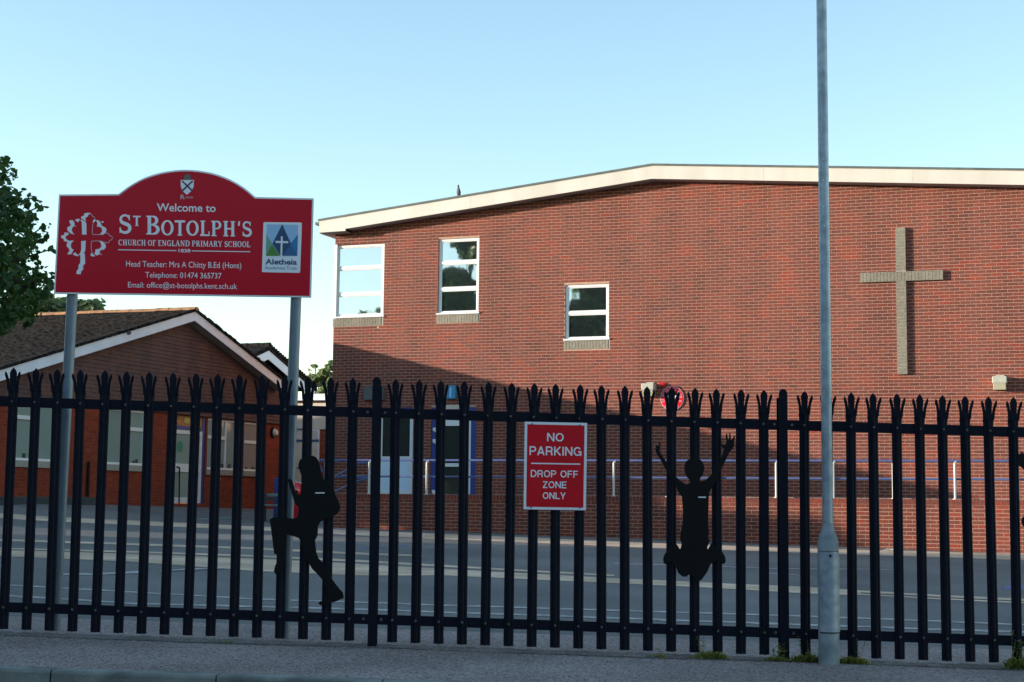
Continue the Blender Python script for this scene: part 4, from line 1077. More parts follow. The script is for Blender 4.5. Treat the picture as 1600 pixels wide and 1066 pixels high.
# silhouettes: flat steel figures bolted to the fence
def flat_figure(name, label, cat, pts, sc, ox, oy, plate=None, off=-.064):
    w_ = [on_f(ox + x_ / sc, oy + y_ / sc, off) for x_, y_ in pts]
    cx = sum(p.x for p in w_) / len(w_); zmin = min(p.z for p in w_)
    t = thing(name, label, cat, (cx, FY(cx, off), zmin))
    mb = MB(); mb.prism(w_, (.00009, .004, 0)); mb.build('steel_figure', M['plate'], t)
    if plate:
        x0, y0, x1, y1 = plate; mb = MB(); c = [on_f(x, y, off - .003) for x, y in ((x0, y1), (x1, y1), (x1, y0), (x0, y0))]
        mb.prism(c, (0, .002, 0)); mb.build('maker_label', M['sign_white'], t)
    mb = MB()
    return t
run = [(242,168),(262,157),(262,140),(270,115),(290,97),(318,88),(350,87),(372,98),(388,122),(397,160),(405,200),(420,238),(455,255),(478,290),(492,335),(512,372),(520,400),(515,430),(495,452),(468,462),(430,482),(398,495),(383,520),(380,580),(364,612),(372,680),(385,720),(415,750),(440,795),(470,850),(498,888),(520,915),(535,930),(543,965),(500,985),(450,1000),(400,1011),(383,1001),(395,986),(430,978),(438,960),(432,905),(415,860),(380,820),(345,785),(320,740),(292,690),(281,620),(262,595),(215,580),(192,575),(186,640),(180,700),(185,770),(165,795),(140,818),(120,820),(110,800),(117,770),(133,735),(132,697),(112,695),(100,600),(85,482),(100,470),(150,465),(205,474),(240,476),(256,462),(262,430),(262,404),(240,385),(222,325),(206,275),(196,242),(205,226),(224,240),(233,272),(246,318),(262,328),(284,316),(287,280),(285,240),(278,205),(268,178),(262,166)]
flat_figure('running_figure', 'flat black running figure in a peaked cap fixed to the fence below the school sign', 'silhouette', run, 3.95, 400, 690, (492.5, 769.5, 507, 771.2))
jump = [(347,228),(372,230),(395,246),(408,268),(412,300),(402,338),(384,360),(384,382),(420,370),(462,330),(498,282),(520,232),(533,192),(538,168),(526,160),(516,140),(520,133),(533,143),(545,146),(553,122),(547,88),(552,72),(558,72),(564,108),(570,112),(572,70),(580,68),(583,112),(590,110),(604,84),(611,90),(601,128),(603,152),(585,178),(568,202),(545,252),(520,302),(500,352),(472,402),(448,440),(441,472),(439,560),(436,640),(442,700),(437,735),(445,765),(431,800),(434,815),(446,795),(458,772),(490,800),(525,825),(545,860),(550,890),(540,908),(515,905),(500,880),(455,905),(430,960),(395,1010),(370,1018),(345,990),(310,976),(300,990),(270,988),(245,965),(228,920),(205,890),(180,900),(165,912),(150,900),(148,870),(160,840),(185,820),(210,780),(225,770),(245,795),(256,815),(263,800),(266,775),(256,745),(262,700),(274,640),(275,560),(268,475),(240,440),(230,400),(190,340),(160,292),(130,238),(108,206),(99,180),(101,148),(112,146),(118,156),(122,125),(132,128),(129,165),(128,190),(150,225),(182,270),(215,330),(256,375),(300,400),(322,388),(316,366),(299,350),(287,320),(284,285),(292,252),(318,234)]
flat_figure('jumping_figure', 'flat black jumping figure with both arms raised fixed to the fence', 'silhouette', jump, 4.1, 1000, 660, (1091, 776.2, 1103, 777.9))
reach = [(142,228),(150,212),(160,222),(172,232),(180,215),(186,172),(194,170),(198,190),(204,160),(212,150),(217,172),(224,152),(232,160),(240,185),(262,215),(330,260),(420,300),(440,250),(500,240),(520,300),(505,350),(560,420),(575,560),(560,700),(590,860),(560,1000),(520,1000),(500,860),(460,820),(400,850),(300,840),(240,852),(220,830),(212,790),(220,765),(240,752),(300,780),(400,760),(430,650),(425,450),(400,385),(300,345),(237,318),(200,288),(178,275),(150,262)]
flat_figure('reaching_figure', 'flat black figure at the right edge, only its reaching hand and a shoe in view', 'silhouette', reach, 5.92, 1560, 680)

# ------------------------------------------------------------------ NO PARKING sign on the fence
OFF = -.072
def npz(x, y, o=0): return on_f(x, y, OFF + o)
c = [(818, 796), (915.5, 797.5), (917.5, 661), (820, 659)]
loc = npz(868, 796)
nop = thing('no_parking_sign', 'red and white NO PARKING drop off zone sign fixed to the black fence', 'sign', loc)
mb = MB(); mb.prism([npz(*q) for q in c], (0, .004, 0)); mb.build('white_board', M['sign_white'], nop)
def bil(u, v, o=0):   # u, v in 0..1 from bottom left
    bl, br, tr, tl = [npz(*q, o) for q in c]; return bl.lerp(br, u).lerp(tl.lerp(tr, u), v)
mb = MB(); m1, m2 = .042, .03; mb.add([bil(m1, m2, -.0012), bil(1 - m1, m2, -.0012), bil(1 - m1, 1 - m2, -.0012), bil(m1, 1 - m2, -.0012)], [(0, 1, 2, 3)]); mb.build('red_field', M['sign_red2'], nop, flip=False)
Tn = lambda u, v: bil(u, v, -.0024)
def line_n(s, x0, x1, y0, y1, bold=.02):
    """zoomed crop pixels (3.553 per photo pixel, from 780, 560)"""
    U = lambda x: ((780 + x / 3.553) - 819) / 98.0; V = lambda y: 1 - ((560 + y / 3.553) - 660) / 136.8
    mb = MB(); text_fit(mb, s, U(x0), U(x1), V(y1), V(y0), Tn, bold); mb.build('lettering', M['letter'], nop, flip=False)
W_ = .155; h_ = W_ / 2
SANS = {
 'N': (.78, [[(h_, 0), (h_, 1)], [(.78 - h_, 0), (.78 - h_, 1)], [(h_ + .02, .95), (.76 - h_, .05)]]),
 'O': (.86, 'O'), 'I': (W_ + .02, [[(h_ + .01, 0), (h_ + .01, 1)]]),
 'P': (.70, [[(h_, 0), (h_, 1)], [(h_, 1 - h_), (.42, 1 - h_)], [(h_, .44), (.42, .44)], ('a', .40, .6825, .24, .2425, -90, 90)]),
 'R': (.76, [[(h_, 0), (h_, 1)], [(h_, 1 - h_), (.44, 1 - h_)], [(h_, .46), (.46, .46)], ('a', .43, .6925, .23, .2325, -90, 90), [(.50, .46), (.62, .30), (.66, 0)]]),
 'A': (.80, [[(.07, 0), (.40, .98)], [(.40, .98), (.73, 0)], [(.18, .28), (.62, .28)]]),
 'K': (.76, [[(h_, 0), (h_, 1)], [(h_, .34), (.66, .99)], [(.27, .52), (.69, .01)]]),
 'G': (.86, [('a', .42, .5, .345, .425, 38, 322), [(.86 - h_ - .02, .0), (.86 - h_ - .02, .50)], [(.48, .46), (.84, .46)]]),
 'D': (.80, [[(h_, 0), (h_, 1)], [(h_, 1 - h_), (.38, 1 - h_)], [(h_, h_), (.38, h_)], ('a', .36, .5, .365, .4225, -90, 90)]),
 'F': (.66, [[(h_, 0), (h_, 1)], [(h_, 1 - h_), (.64, 1 - h_)], [(h_, .50), (.58, .50)]]),
 'Z': (.70, [[(.04, 1 - h_), (.68, 1 - h_)], [(.60, .93), (.10, .07)], [(.02, h_), (.68, h_)]]),
 'E': (.68, [[(h_, 0), (h_, 1)], [(h_, 1 - h_), (.66, 1 - h_)], [(h_, .51), (.62, .51)], [(h_, h_), (.67, h_)]]),
 'L': (.62, [[(h_, 0), (h_, 1)], [(h_, h_), (.62, h_)]]),
 'Y': (.76, [[(.38, 0), (.38, .42)], [(.38, .38), (.07, 1)], [(.38, .38), (.69, 1)]]), ' ': (.36, []) }
def sans_ribbon(pts, w2):
    vs = []; n = len(pts)
    for i, p in enumerate(pts):
        p0 = Vector(pts[max(i - 1, 0)]); p1 = Vector(pts[min(i + 1, n - 1)]); d = (p1 - p0).normalized(); nn = Vector((-d.y, d.x))
        vs += [Vector(p) + nn * w2 / 2, Vector(p) - nn * w2 / 2]
    return vs, [(2 * i, 2 * i + 1, 2 * i + 3, 2 * i + 2) for i in range(n - 1)]
def line_s(word, x0, x1, y0, y1):
    U = lambda x: ((780 + x / 3.553) - 819) / 98.0; V = lambda y: 1 - ((560 + y / 3.553) - 660) / 136.8
    tot = sum(SANS[c_][0] for c_ in word) + .12 * (len(word) - 1); cur = 0; mb = MB(); k = 0
    for c_ in word:
        wd, prs = SANS[c_]
        if prs == 'O': prs = [('a', .43, .5, .355, .425, 0, 360)]
        for q in prs:
            if isinstance(q, tuple):
                _, cx, cy, rx, ry, a0_, a1_ = q; q = [(cx + rx * math.cos(math.radians(a0_ + (a1_ - a0_) * i / 26)), cy + ry * math.sin(math.radians(a0_ + (a1_ - a0_) * i / 26))) for i in range(27)]
            vs, fs = sans_ribbon(q, W_); k += 1
            out = [bil(U(x0 + (cur + v.x) / tot * (x1 - x0)), V(y1 + (y0 - y1) * v.y), -.0024 - (k % 5) * .00008) for v in vs]
            mb.add(out, fs)
        cur += wd + .12
    mb.build('lettering', M['letter'], nop, flip=False)
line_s('NO', 264, 357, 415, 462); line_s('PARKING', 167, 458, 491, 540)
line_s('DROP OFF', 176, 440, 623, 662); line_s('ZONE', 243, 377, 684, 722); line_s('ONLY', 245, 372, 745, 782)
mb = MB(); mb.add([Tn(.11, .518), Tn(.90, .518), Tn(.90, .532), Tn(.11, .532)], [(0, 1, 2, 3)]); mb.build('divider', M['letter'], nop, flip=False)
mb = MB()
for u, v in ((.12, .975), (.88, .972), (.12, .025), (.90, .028)): p = bil(u, v, -.001); mb.tube(p, p + Vector((0, -.005, 0)), .006, .005, 8)
mb.build('screws', M['bolt'], nop)

# ------------------------------------------------------------------ big school sign
SO = .28
def sg(x, y, o=0): return on_f(x, y, SO + o)
pBL, pBR, pTL, pTR = sg(84, 459), sg(486, 465), sg(92, 304), sg(490, 310)
school = thing('school_sign', 'large red arched school welcome sign on two grey posts behind the fence', 'sign', (pBL.x + .9, FY(-2.3, SO), gz(-2.3, 11)))
arc_pts = [(187 - 2, 303.2), (205, 289), (228, 277), (258, 268.5), (292, 265.5), (327, 269.5), (356, 279), (380, 292.5), (399, 308)]
def smooth_arc(pts, k=6):
    from mathutils.geometry import interpolate_bezier
    out = []
    P_ = [Vector((p[0], p[1], 0)) for p in pts]
    for i in range(len(P_) - 1):
        p0, p1 = P_[i], P_[i + 1]; d0 = (P_[i + 1] - P_[max(i - 1, 0)]) / 6; d1 = (P_[min(i + 2, len(P_) - 1)] - P_[i]) / 6
        out += [(v.x, v.y) for v in interpolate_bezier(p0, p0 + d0, p1 - d1, p1, k)][:-1]
    return out + [pts[-1]]
arc = smooth_arc(arc_pts)
outline = [(84, 459), (486, 465), (490, 310)] + [q for q in reversed(arc)] + [(92, 304)]
cx_, cy_ = 288, 385
def shrink(pts, px=2.6):
    n = len(pts); out = []
    for i in range(n):
        p0, p1, p2 = Vector(pts[i - 1]), Vector(pts[i]), Vector(pts[(i + 1) % n])
        e1 = (p1 - p0).normalized(); e2 = (p2 - p1).normalized()
        n1 = Vector((e1.y, -e1.x)); n2 = Vector((e2.y, -e2.x)); nn = (n1 + n2); nn = nn / max(.3, nn.length_squared) * 2
        out.append((p1.x + nn.x * px, p1.y + nn.y * px))
    return out
mb = MB(); mb.prism([sg(*q) for q in outline], (0, .018, 0)); mb.build('white_edge_board', M['sign_white'], school)
mb = MB(); inner = shrink(outline, 2.4); mb.prism([sg(x, y, -.002) for x, y in inner], (0, .0012, 0)); mb.build('red_face', M['sign_red'], school)
for (x0, y0, x1, y1) in ((112.5, 470, 85.5, 984), (462, 480, 443.5, 992)):
    p1 = sg(x0, y0, .055); p0 = sg(x1, y1, .055); d = (p1 - p0).normalized()
    p0 = p0 - d * ((p0.z - gz(p0.x, p0.y) + .05)); p1 = p1 + d * .55
    mb = MB(); mb.tube(p0, p1, .038, n=20); mb.build('post', M['post'], school, smooth=True)
    mb = MB()
    for dz in (.12, .45):
        q = sg(x0, y0, .055) + d * dz; mb.box(q.x - .06, q.x + .06, q.y - .038, q.y - .0365, q.z - .02, q.z + .02)
    mb.build('clip', M['galv'], school)
def TP(x, y, o=-.0034): return sg(x, y, o)
skew = 6 / 402.0
def sign_text(s, x0, x1, yt, yb, m, bold=.01, name='lettering', ref='H', o=-.0034):
    """x0..x1, cap top and baseline at the middle of the line, photo pixels"""
    xm = (x0 + x1) / 2
    mb = MB(); text_fit(mb, s, x0, x1, -yb, -yt, lambda x, y: TP(x, -y + (x - xm) * skew, o), bold, ref); return mb.build(name, m, school, flip=False)
# slab serif capitals for the school's name, drawn as strokes
GL = {
 'T': (.78, [('s', .39, 0, .39, 1, .2), ('b', .02, .93, .76, .93, .14), ('b', .22, .035, .56, .035, .07), ('b', .045, .86, .045, .90, .07), ('b', .735, .86, .735, .90, .07)]),
 'L': (.74, [('s', .22, 0, .22, 1, .2), ('b', .03, .055, .70, .055, .11), ('b', .05, .965, .40, .965, .07), ('s', .675, .0, .675, .30, .08)]),
 'P': (.80, [('s', .22, 0, .22, 1, .2), ('b', .04, .035, .42, .035, .07), ('b', .04, .965, .42, .965, .07), ('c', .40, .73, .27, .235, -90, 90, .15), ('b', .22, .955, .42, .955, .09), ('b', .22, .50, .42, .50, .09)]),
 'H': (.95, [('s', .22, 0, .22, 1, .2), ('s', .73, 0, .73, 1, .2), ('b', .22, .50, .73, .50, .10), ('b', .05, .035, .40, .035, .07), ('b', .05, .965, .40, .965, .07), ('b', .56, .035, .90, .035, .07), ('b', .56, .965, .90, .965, .07)]),
 'B': (.86, [('s', .22, 0, .22, 1, .2), ('b', .04, .035, .45, .035, .07), ('b', .04, .965, .45, .965, .07), ('c', .42, .755, .23, .20, -90, 90, .15), ('c', .42, .27, .30, .23, -90, 90, .17), ('b', .22, .525, .45, .525, .09)]),
 'O': (.92, [('c', .46, .5, .35, .45, 0, 360, .17)]),
 'C': (.84, [('c', .44, .5, .34, .45, 52, 308, .17), ('s', .70, .66, .70, .96, .07), ('s', .70, .06, .70, .26, .05)]),
 'G': (.92, [('c', .44, .5, .34, .45, 52, 325, .17), ('s', .70, .66, .70, .96, .07), ('s', .73, .05, .73, .45, .18), ('b', .56, .44, .88, .44, .07)]),
 'U': (.95, [('s', .22, .3, .22, 1, .18), ('s', .74, .3, .74, 1, .10), ('c', .48, .32, .26, .27, 180, 360, .14), ('b', .05, .965, .40, .965, .07), ('b', .60, .965, .90, .965, .07)]),
 'R': (.90, [('s', .22, 0, .22, 1, .2), ('b', .04, .035, .42, .035, .07), ('b', .04, .965, .42, .965, .07), ('c', .40, .75, .25, .215, -90, 90, .15), ('b', .22, .955, .42, .955, .09), ('b', .22, .53, .42, .53, .09), ('s', .46, .52, .76, .03, .18), ('b', .68, .035, .90, .035, .07)]),
 'F': (.72, [('s', .22, 0, .22, 1, .2), ('b', .04, .035, .42, .035, .07), ('b', .04, .955, .68, .955, .09), ('b', .22, .52, .52, .52, .08), ('s', .655, .74, .655, .99, .07)]),
 'E': (.76, [('s', .22, 0, .22, 1, .2), ('b', .04, .045, .70, .045, .09), ('b', .04, .955, .68, .955, .09), ('b', .22, .52, .54, .52, .08), ('s', .655, .74, .655, .99, .07), ('s', .68, .0, .68, .26, .07)]),
 'N': (1.0, [('s', .20, 0, .20, 1, .10), ('s', .80, 0, .80, 1, .10), ('s', .20, .97, .80, .03, .18), ('b', .04, .035, .36, .035, .07), ('b', .04, .965, .26, .965, .07), ('b', .64, .965, .96, .965, .07)]),
 'A': (.94, [('s', .12, 0, .46, 1, .10), ('s', .46, 1, .80, 0, .19), ('b', .22, .34, .66, .34, .08), ('b', .0, .035, .28, .035, .07), ('b', .62, .035, .96, .035, .07)]),
 'D': (.94, [('s', .22, 0, .22, 1, .2), ('b', .04, .04, .45, .04, .08), ('b', .04, .96, .45, .96, .08), ('c', .42, .5, .40, .45, -90, 90, .17)]),
 'I': (.46, [('s', .23, 0, .23, 1, .2), ('b', .05, .035, .41, .035, .07), ('b', .05, .965, .41, .965, .07)]),
 'M': (1.14, [('s', .16, 0, .16, 1, .10), ('s', .96, 0, .96, 1, .19), ('s', .18, .98, .56, .10, .17), ('s', .56, .10, .94, .98, .10), ('b', .0, .035, .32, .035, .07), ('b', .78, .035, 1.12, .035, .07)]),
 'Y': (.88, [('s', .10, .98, .44, .45, .17), ('s', .44, .45, .76, .98, .10), ('s', .44, 0, .44, .48, .19), ('b', .26, .035, .62, .035, .07), ('b', .0, .965, .30, .965, .07), ('b', .62, .965, .90, .965, .07)]),
 ' ': (.30, []),
 "'": (.30, [('s', .15, .70, .19, .99, .13)]),
}
def ribbon(pts, wd):
    vs = []; n = len(pts)
    for i, p in enumerate(pts):
        p0 = Vector(pts[max(i - 1, 0)]); p1 = Vector(pts[min(i + 1, n - 1)]); d = (p1 - p0).normalized(); nn = Vector((-d.y, d.x))
        ww = wd[i] if isinstance(wd, list) else wd
        vs += [Vector(p) + nn * ww / 2, Vector(p) - nn * ww / 2]
    return vs, [(2 * i, 2 * i + 1, 2 * i + 3, 2 * i + 2) for i in range(n - 1)]
def glyph(ch):
    out = []
    if ch == 'S':
        pts = []; wd = []
        for t_ in range(31):
            a_ = math.radians(20 + (t_ / 30) * 250); pts.append((.38 + .235 * math.cos(a_) * 1.0, .735 + .215 * math.sin(a_))); wd.append(.10 + .10 * (t_ / 30) ** 2)
        pts = pts[:-5]; wd = wd[:-5]
        for t_ in range(31):
            a_ = math.radians(90 - (t_ / 30) * 250); pts.append((.38 + .27 * math.cos(a_), .275 + .225 * math.sin(a_))); wd.append(.20 - .10 * (t_ / 30) ** 1.5)
        pts2 = pts[:26] + pts[26 + 4:]; wd2 = wd[:26] + wd[26 + 4:]
        out.append(ribbon(pts2, wd2)); out.append(ribbon([(.615, .70), (.615, .97)], .07)); out.append(ribbon([(.115, .03), (.115, .32)], .07)); return .76, out
    wdt, prs = GL[ch]
    for k, q in enumerate(prs):
        if q[0] in 'sb': _, x0, y0, x1, y1, t_ = q; out.append(ribbon([(x0, y0), (x1, y1)], t_))
        else:
            _, cx, cy, rx, ry, a0, a1, t_ = q; N = 24
            P2 = []; W2_ = []
            for i in range(N + 1):
                an = math.radians(a0 + (a1 - a0) * i / N); P2.append((cx + rx * math.cos(an), cy + ry * math.sin(an))); W2_.append(.085 + (t_ - .085 + .03) * abs(math.cos(an)) ** 1.3)
            out.append(ribbon(P2, W2_))
    return wdt, out
def title(word, x0, x1, yt, yb, xm, o=-.0034):
    """word written in the stroke capitals between x0..x1"""
    tot = sum(glyph(c_)[0] for c_ in word) + .06 * (len(word) - 1); mb = MB(); cur = 0; lift = 0
    for c_ in word:
        wd, parts = glyph(c_)
        for vs, fs in parts:
            lift += 1
            oo = o - (lift % 5) * .0001
            out = []
            for v in vs:
                X = x0 + (cur + v.x) / tot * (x1 - x0); Y = yb + (yt - yb) * v.y; out.append(TP(X, Y + (X - xm) * skew, oo))
            mb.add(out, fs)
        cur += wd + .06
    return mb.build('lettering', M['letter'], school, flip=False)
XM = 290
title('S', 184.5, 206, 336.5, 366.5, XM + 3); title('T', 207.5, 220, 338.5, 354.5, XM + 3); title('B', 227.5, 250.5, 338, 367.5, XM)
title("OTOLPH'S", 251.5, 394, 344.5, 368.5, XM)
sign_text('Welcome to', 245, 337, 318.3, 330.8, M['letter'], .012, ref='l')
title('CHURCH OF ENGLAND PRIMARY SCHOOL', 185, 391, 376.0, 385.0, XM)
sign_text('1838', 279, 297.5, 389.2, 394.6, M['letter'], .02, ref='8')
sign_text('Head Teacher: Mrs A Chitty B.Ed (Hons)', 197, 377, 409, 418, M['letter'], 0)
sign_text('Telephone: 01474 365737', 227, 346, 426, 434.6, M['letter'], 0)
sign_text('Email: office@st-botolphs.kent.sch.uk', 200, 370.5, 442, 450.5, M['letter'], 0)
mb = MB()
for x0, x1 in ((184.5, 275.5), (299.5, 391)):
    mb.add([TP(x0, 391.4 + (x0 - XM) * skew), TP(x1, 391.4 + (x1 - XM) * skew), TP(x1, 392.7 + (x1 - XM) * skew), TP(x0, 392.7 + (x0 - XM) * skew)], [(3, 2, 1, 0)])
mb.build('rule', M['letter'], school, flip=False)
# crest: shield with saltire, mitre above, script below   (crop 17.77 per px from 260, 260)
def cr(pts, m, name, o):
    mb = MB(); mb.prism([TP(260 + x / 17.77, 260 + y / 17.77, o) for x, y in pts], (0, .0004, 0)); mb.build(name, m, school)
cr([(400, 380), (765, 380), (755, 560), (700, 680), (570, 790), (440, 680), (395, 540)], M['letter'], 'shield', -.0036)
for s in (((415, 395), (455, 395), (740, 665), (705, 690)), ((750, 395), (710, 395), (425, 665), (455, 690))):
    cr([(s[0][0], s[0][1] + 20), s[1], s[2], (s[3][0], s[3][1] + 10)], M['crest_purple'], 'saltire', -.0044 if s[0][0] < 500 else -.0050)
cr([(495, 375), (500, 270), (545, 235), (610, 210), (665, 260), (675, 375)], M['crest_green'], 'mitre', -.0056)
sign_text('R', 282, 288.5, 304.3, 311.5, M['letter_dim'], .01, 'script'); sign_text('ochester', 288.8, 302, 306.2, 310, M['letter_dim'], .0, 'script')
# tree emblem with a cut out cross  (crop 8.88 per px from 88, 320)
def em(pts, o=-.0034, m='letter'):
    return [TP(88 + x / 8.88, 320 + y / 8.88, o) for x, y in pts]
shapes = [
 [(352,240),(330,215),(365,212),(400,235),(418,262),(418,415),(357,415)],
 [(345,505),(408,500),(400,640),(375,680),(340,700),(300,700),(335,665),(345,620)],
 [(335,700),(395,672),(400,815),(370,850),(375,895),(345,925),(338,965),(278,962),(282,920),(305,890),(310,835),(332,810)],
 [(345,165),(385,150),(388,120),(440,112),(475,118),(490,140),(470,128),(445,135),(440,160),(410,178),(400,200),(418,235),(385,212),(345,195)],
 [(178,218),(225,215),(252,248),(250,290),(285,298),(235,300),(212,340),(225,385),(255,415),(200,400),(155,360),(150,320),(185,295),(205,285),(190,260)],
 [(258,212),(290,195),(330,200),(318,222),(300,245),(280,228)],
 [(68,428),(110,420),(112,385),(165,390),(172,415),(140,432),(125,452),(140,478),(170,498),(160,518),(105,505),(100,475),(68,462)],
 [(150,530),(165,500),(245,498),(210,530),(200,570),(212,610),(240,625),(225,655),(205,690),(152,688),(185,630),(165,600),(140,575)],
 [(235,678),(262,660),(285,685),(315,715),(268,710),(230,690)],
 [(545,215),(585,215),(615,250),(628,290),(680,318),(698,345),(685,390),(640,418),(600,415),(635,375),(632,330),(605,308),(565,305),(568,250)],
 [(505,230),(525,200),(545,212),(560,222),(535,228),(510,258)],
 [(618,232),(662,232),(648,252),(632,248)],
 [(590,502),(640,508),(680,545),(688,590),(660,625),(618,628),(605,645),(600,680),(570,705),(538,695),(530,670),(545,640),(540,620),(590,615),(625,585),(620,540)],
 [(478,678),(495,672),(540,712),(510,720),(478,710)],
 [(600,688),(608,672),(640,700)]]
mb = MB()
for s in shapes: mb.prism(em(s), (0, .0003, 0))
mb.build('tree_emblem', M['letter'], school)
lines = [[(510,262),(502,300),(498,400),(505,415),(660,415)], [(490,505),(600,502),(640,510)], [(490,505),(484,560),(486,640),(505,680)], [(665,398),(715,395),(730,410),(740,432),(770,438),(778,465),(765,490),(740,495),(728,525),(700,530),(670,515)], [(490,135),(500,160),(525,170),(535,195)]]
mb = MB()
for l_ in lines:
    vs, fs = ribbon([Vector(q) for q in l_], 8); mb.add([TP(88 + v.x / 8.88, 320 + v.y / 8.88) for v in vs], fs)
mb.build('tree_outline', M['letter_dim'], school, flip=False)
# trust logo panel (crop 7.61 per px from 400, 335)
def lg(pts, m, name, o, parent=None):
    mb = MB(); mb.prism([TP(400 + x / 7.61, 335 + y / 7.61, o) for x, y in pts], (0, .0004, 0)); return mb.build(name, M[m], parent or school)
card = lg([(100, 93), (535, 98), (546, 112), (525, 685), (515, 697), (80, 688), (70, 676), (88, 105)], 'sign_white', 'logo_card', -.0036, )
lg([(128, 120), (500, 125), (490, 490), (118, 492)], 'lt_blue', 'logo_sky', -.0042, card)
lg([(122, 235), (198, 360), (150, 440), (118, 490)], 'green2', 'logo_triangle', -.0048, card)
lg([(500, 235), (490, 494), (318, 494), (415, 345)], 'teal', 'logo_triangle', -.0049, card)
lg([(415, 345), (470, 440), (488, 494), (318, 494)], 'teal2', 'logo_triangle', -.0053, card)
lg([(312, 118), (415, 345), (322, 492), (290, 492), (195, 350)], 'navy', 'logo_diamond', -.0055, card)
lg([(192, 360), (285, 492), (118, 494)], 'green1', 'logo_triangle', -.0060, card)
lg([(295, 262), (318, 262), (318, 318), (384, 320), (384, 345), (316, 342), (312, 500), (290, 500), (294, 342), (232, 340), (232, 315), (295, 318)], 'sign_white', 'logo_cross', -.0066, card)
sign_text('Aletheia', 400 + 110 / 7.61, 400 + 487 / 7.61, 335 + 532 / 7.61, 335 + 598 / 7.61, M['navy2'], .03, o=-.0046)
sign_text('Academies Trust', 400 + 105 / 7.61, 400 + 485 / 7.61, 335 + 620 / 7.61, 335 + 655 / 7.61, M['teal2'], .0, o=-.0046)

# ------------------------------------------------------------------ lamp post
LYo = -.17
lp = hit(1295.5, 1033, (.023, 1, 0), 10.65 + LYo)
lt = hit(1284.5, 0, (.023, 1, 0), 10.65 + LYo)
lp.z = gz(lp.x, lp.y)
lamp = thing('lamp_post', 'tall galvanised steel street lamp column standing in front of the fence', 'lamp post', lp)
def lpix(y): return hit(1294, y, (.023, 1, 0), 10.65 + LYo).z - lp.z
r0 = .0685; r1 = .0355
zs_, zd0, zd1 = lpix(835), lpix(862), lpix(987)
mb = MB(); mb.lathe(lp - Vector((0, 0, .03)), [(r0, 0), (r0, .03 + zs_ - .06), (r0 * .98, .03 + zs_ - .045), (r0 * .86, .03 + zs_ - .012), (r0 * .66, .03 + zs_ + .012), (r1 + .004, .03 + zs_ + .05), (r1 + .001, .03 + zs_ + .075)], 32)
mb.build('base', M['galv2'], lamp, smooth=True)
mb = MB(); mb.tube(lp + Vector((0, 0, zs_ + .04)), lp + Vector((-.01, 0, 5.8)), r1, r1 * .96, 28); mb.build('shaft', M['galv'], lamp, smooth=True)
# door on the base, slightly proud
mb = MB(); n = 14; vs = []; fs = []
for z_ in (zd1, zd0):
    for rr in (r0 + .002, r0 + .006):
        for i in range(n + 1):
            an = math.radians(-90 - 62 + 124 * i / n); vs.append(lp + Vector((math.cos(an) * rr, math.sin(an) * rr, z_)))
m_ = n + 1
for i in range(n): fs += [(m_ + i, m_ + i + 1, 3 * m_ + i + 1, 3 * m_ + i), (i, i + 1, m_ + i + 1, m_ + i), (2 * m_ + i, 3 * m_ + i, 3 * m_ + i + 1, 2 * m_ + i + 1)]
fs += [(0, m_, 3 * m_, 2 * m_), (n, 2 * m_ + n, 3 * m_ + n, m_ + n)]
mb.add(vs, fs); dd = mb.build('door', M['galv'], lamp, smooth=True)
for z_, nm in ((zd1, 'lower_seam'), (zd0 + .004, 'upper_seam')):
    mb = MB(); vs = []
    for zz in (z_ - (.007 if z_ == zd1 else .003), z_):
        for i in range(n + 1):
            an = math.radians(-90 - 62 + 124 * i / n); vs.append(lp + Vector((math.cos(an) * (r0 + .0035), math.sin(an) * (r0 + .0035), zz)))
    mb.add(vs, [(i, i + 1, n + 2 + i, n + 1 + i) for i in range(n)]); mb.build('seam', M['plate'], dd, flip=False)
mb = MB(); p = lp + Vector((.0, -r0 - .006, lpix(868))); mb.tube(p, p + Vector((0, -.003, 0)), .009, .008, 12); mb.build('lock', M['plate'], dd)
mb = MB(); p = lp + Vector((.0, 0, 5.8)); mb.box(p.x - .09, p.x + .09, p.y - .62, p.y + .02, p.z, p.z + .07); bevel(mb.build('lantern', M['galv'], lamp), .03, 3)
mb = MB()
for k in range(9): # flaking specks of old sticker and seam
    z_ = 1.6 + random.random() * 3
    an = math.radians(-90 - 20 + random.uniform(-25, 10)); q = lp + Vector((math.cos(an) * (r1 + .0006), math.sin(an) * (r1 + .0006), z_)); mb.box(q.x - .004, q.x + .004, q.y - .001, q.y + .0005, q.z - .006, q.z + .006)
mb.build('zinc_runs', M['litter'], lamp, kind='stuff')

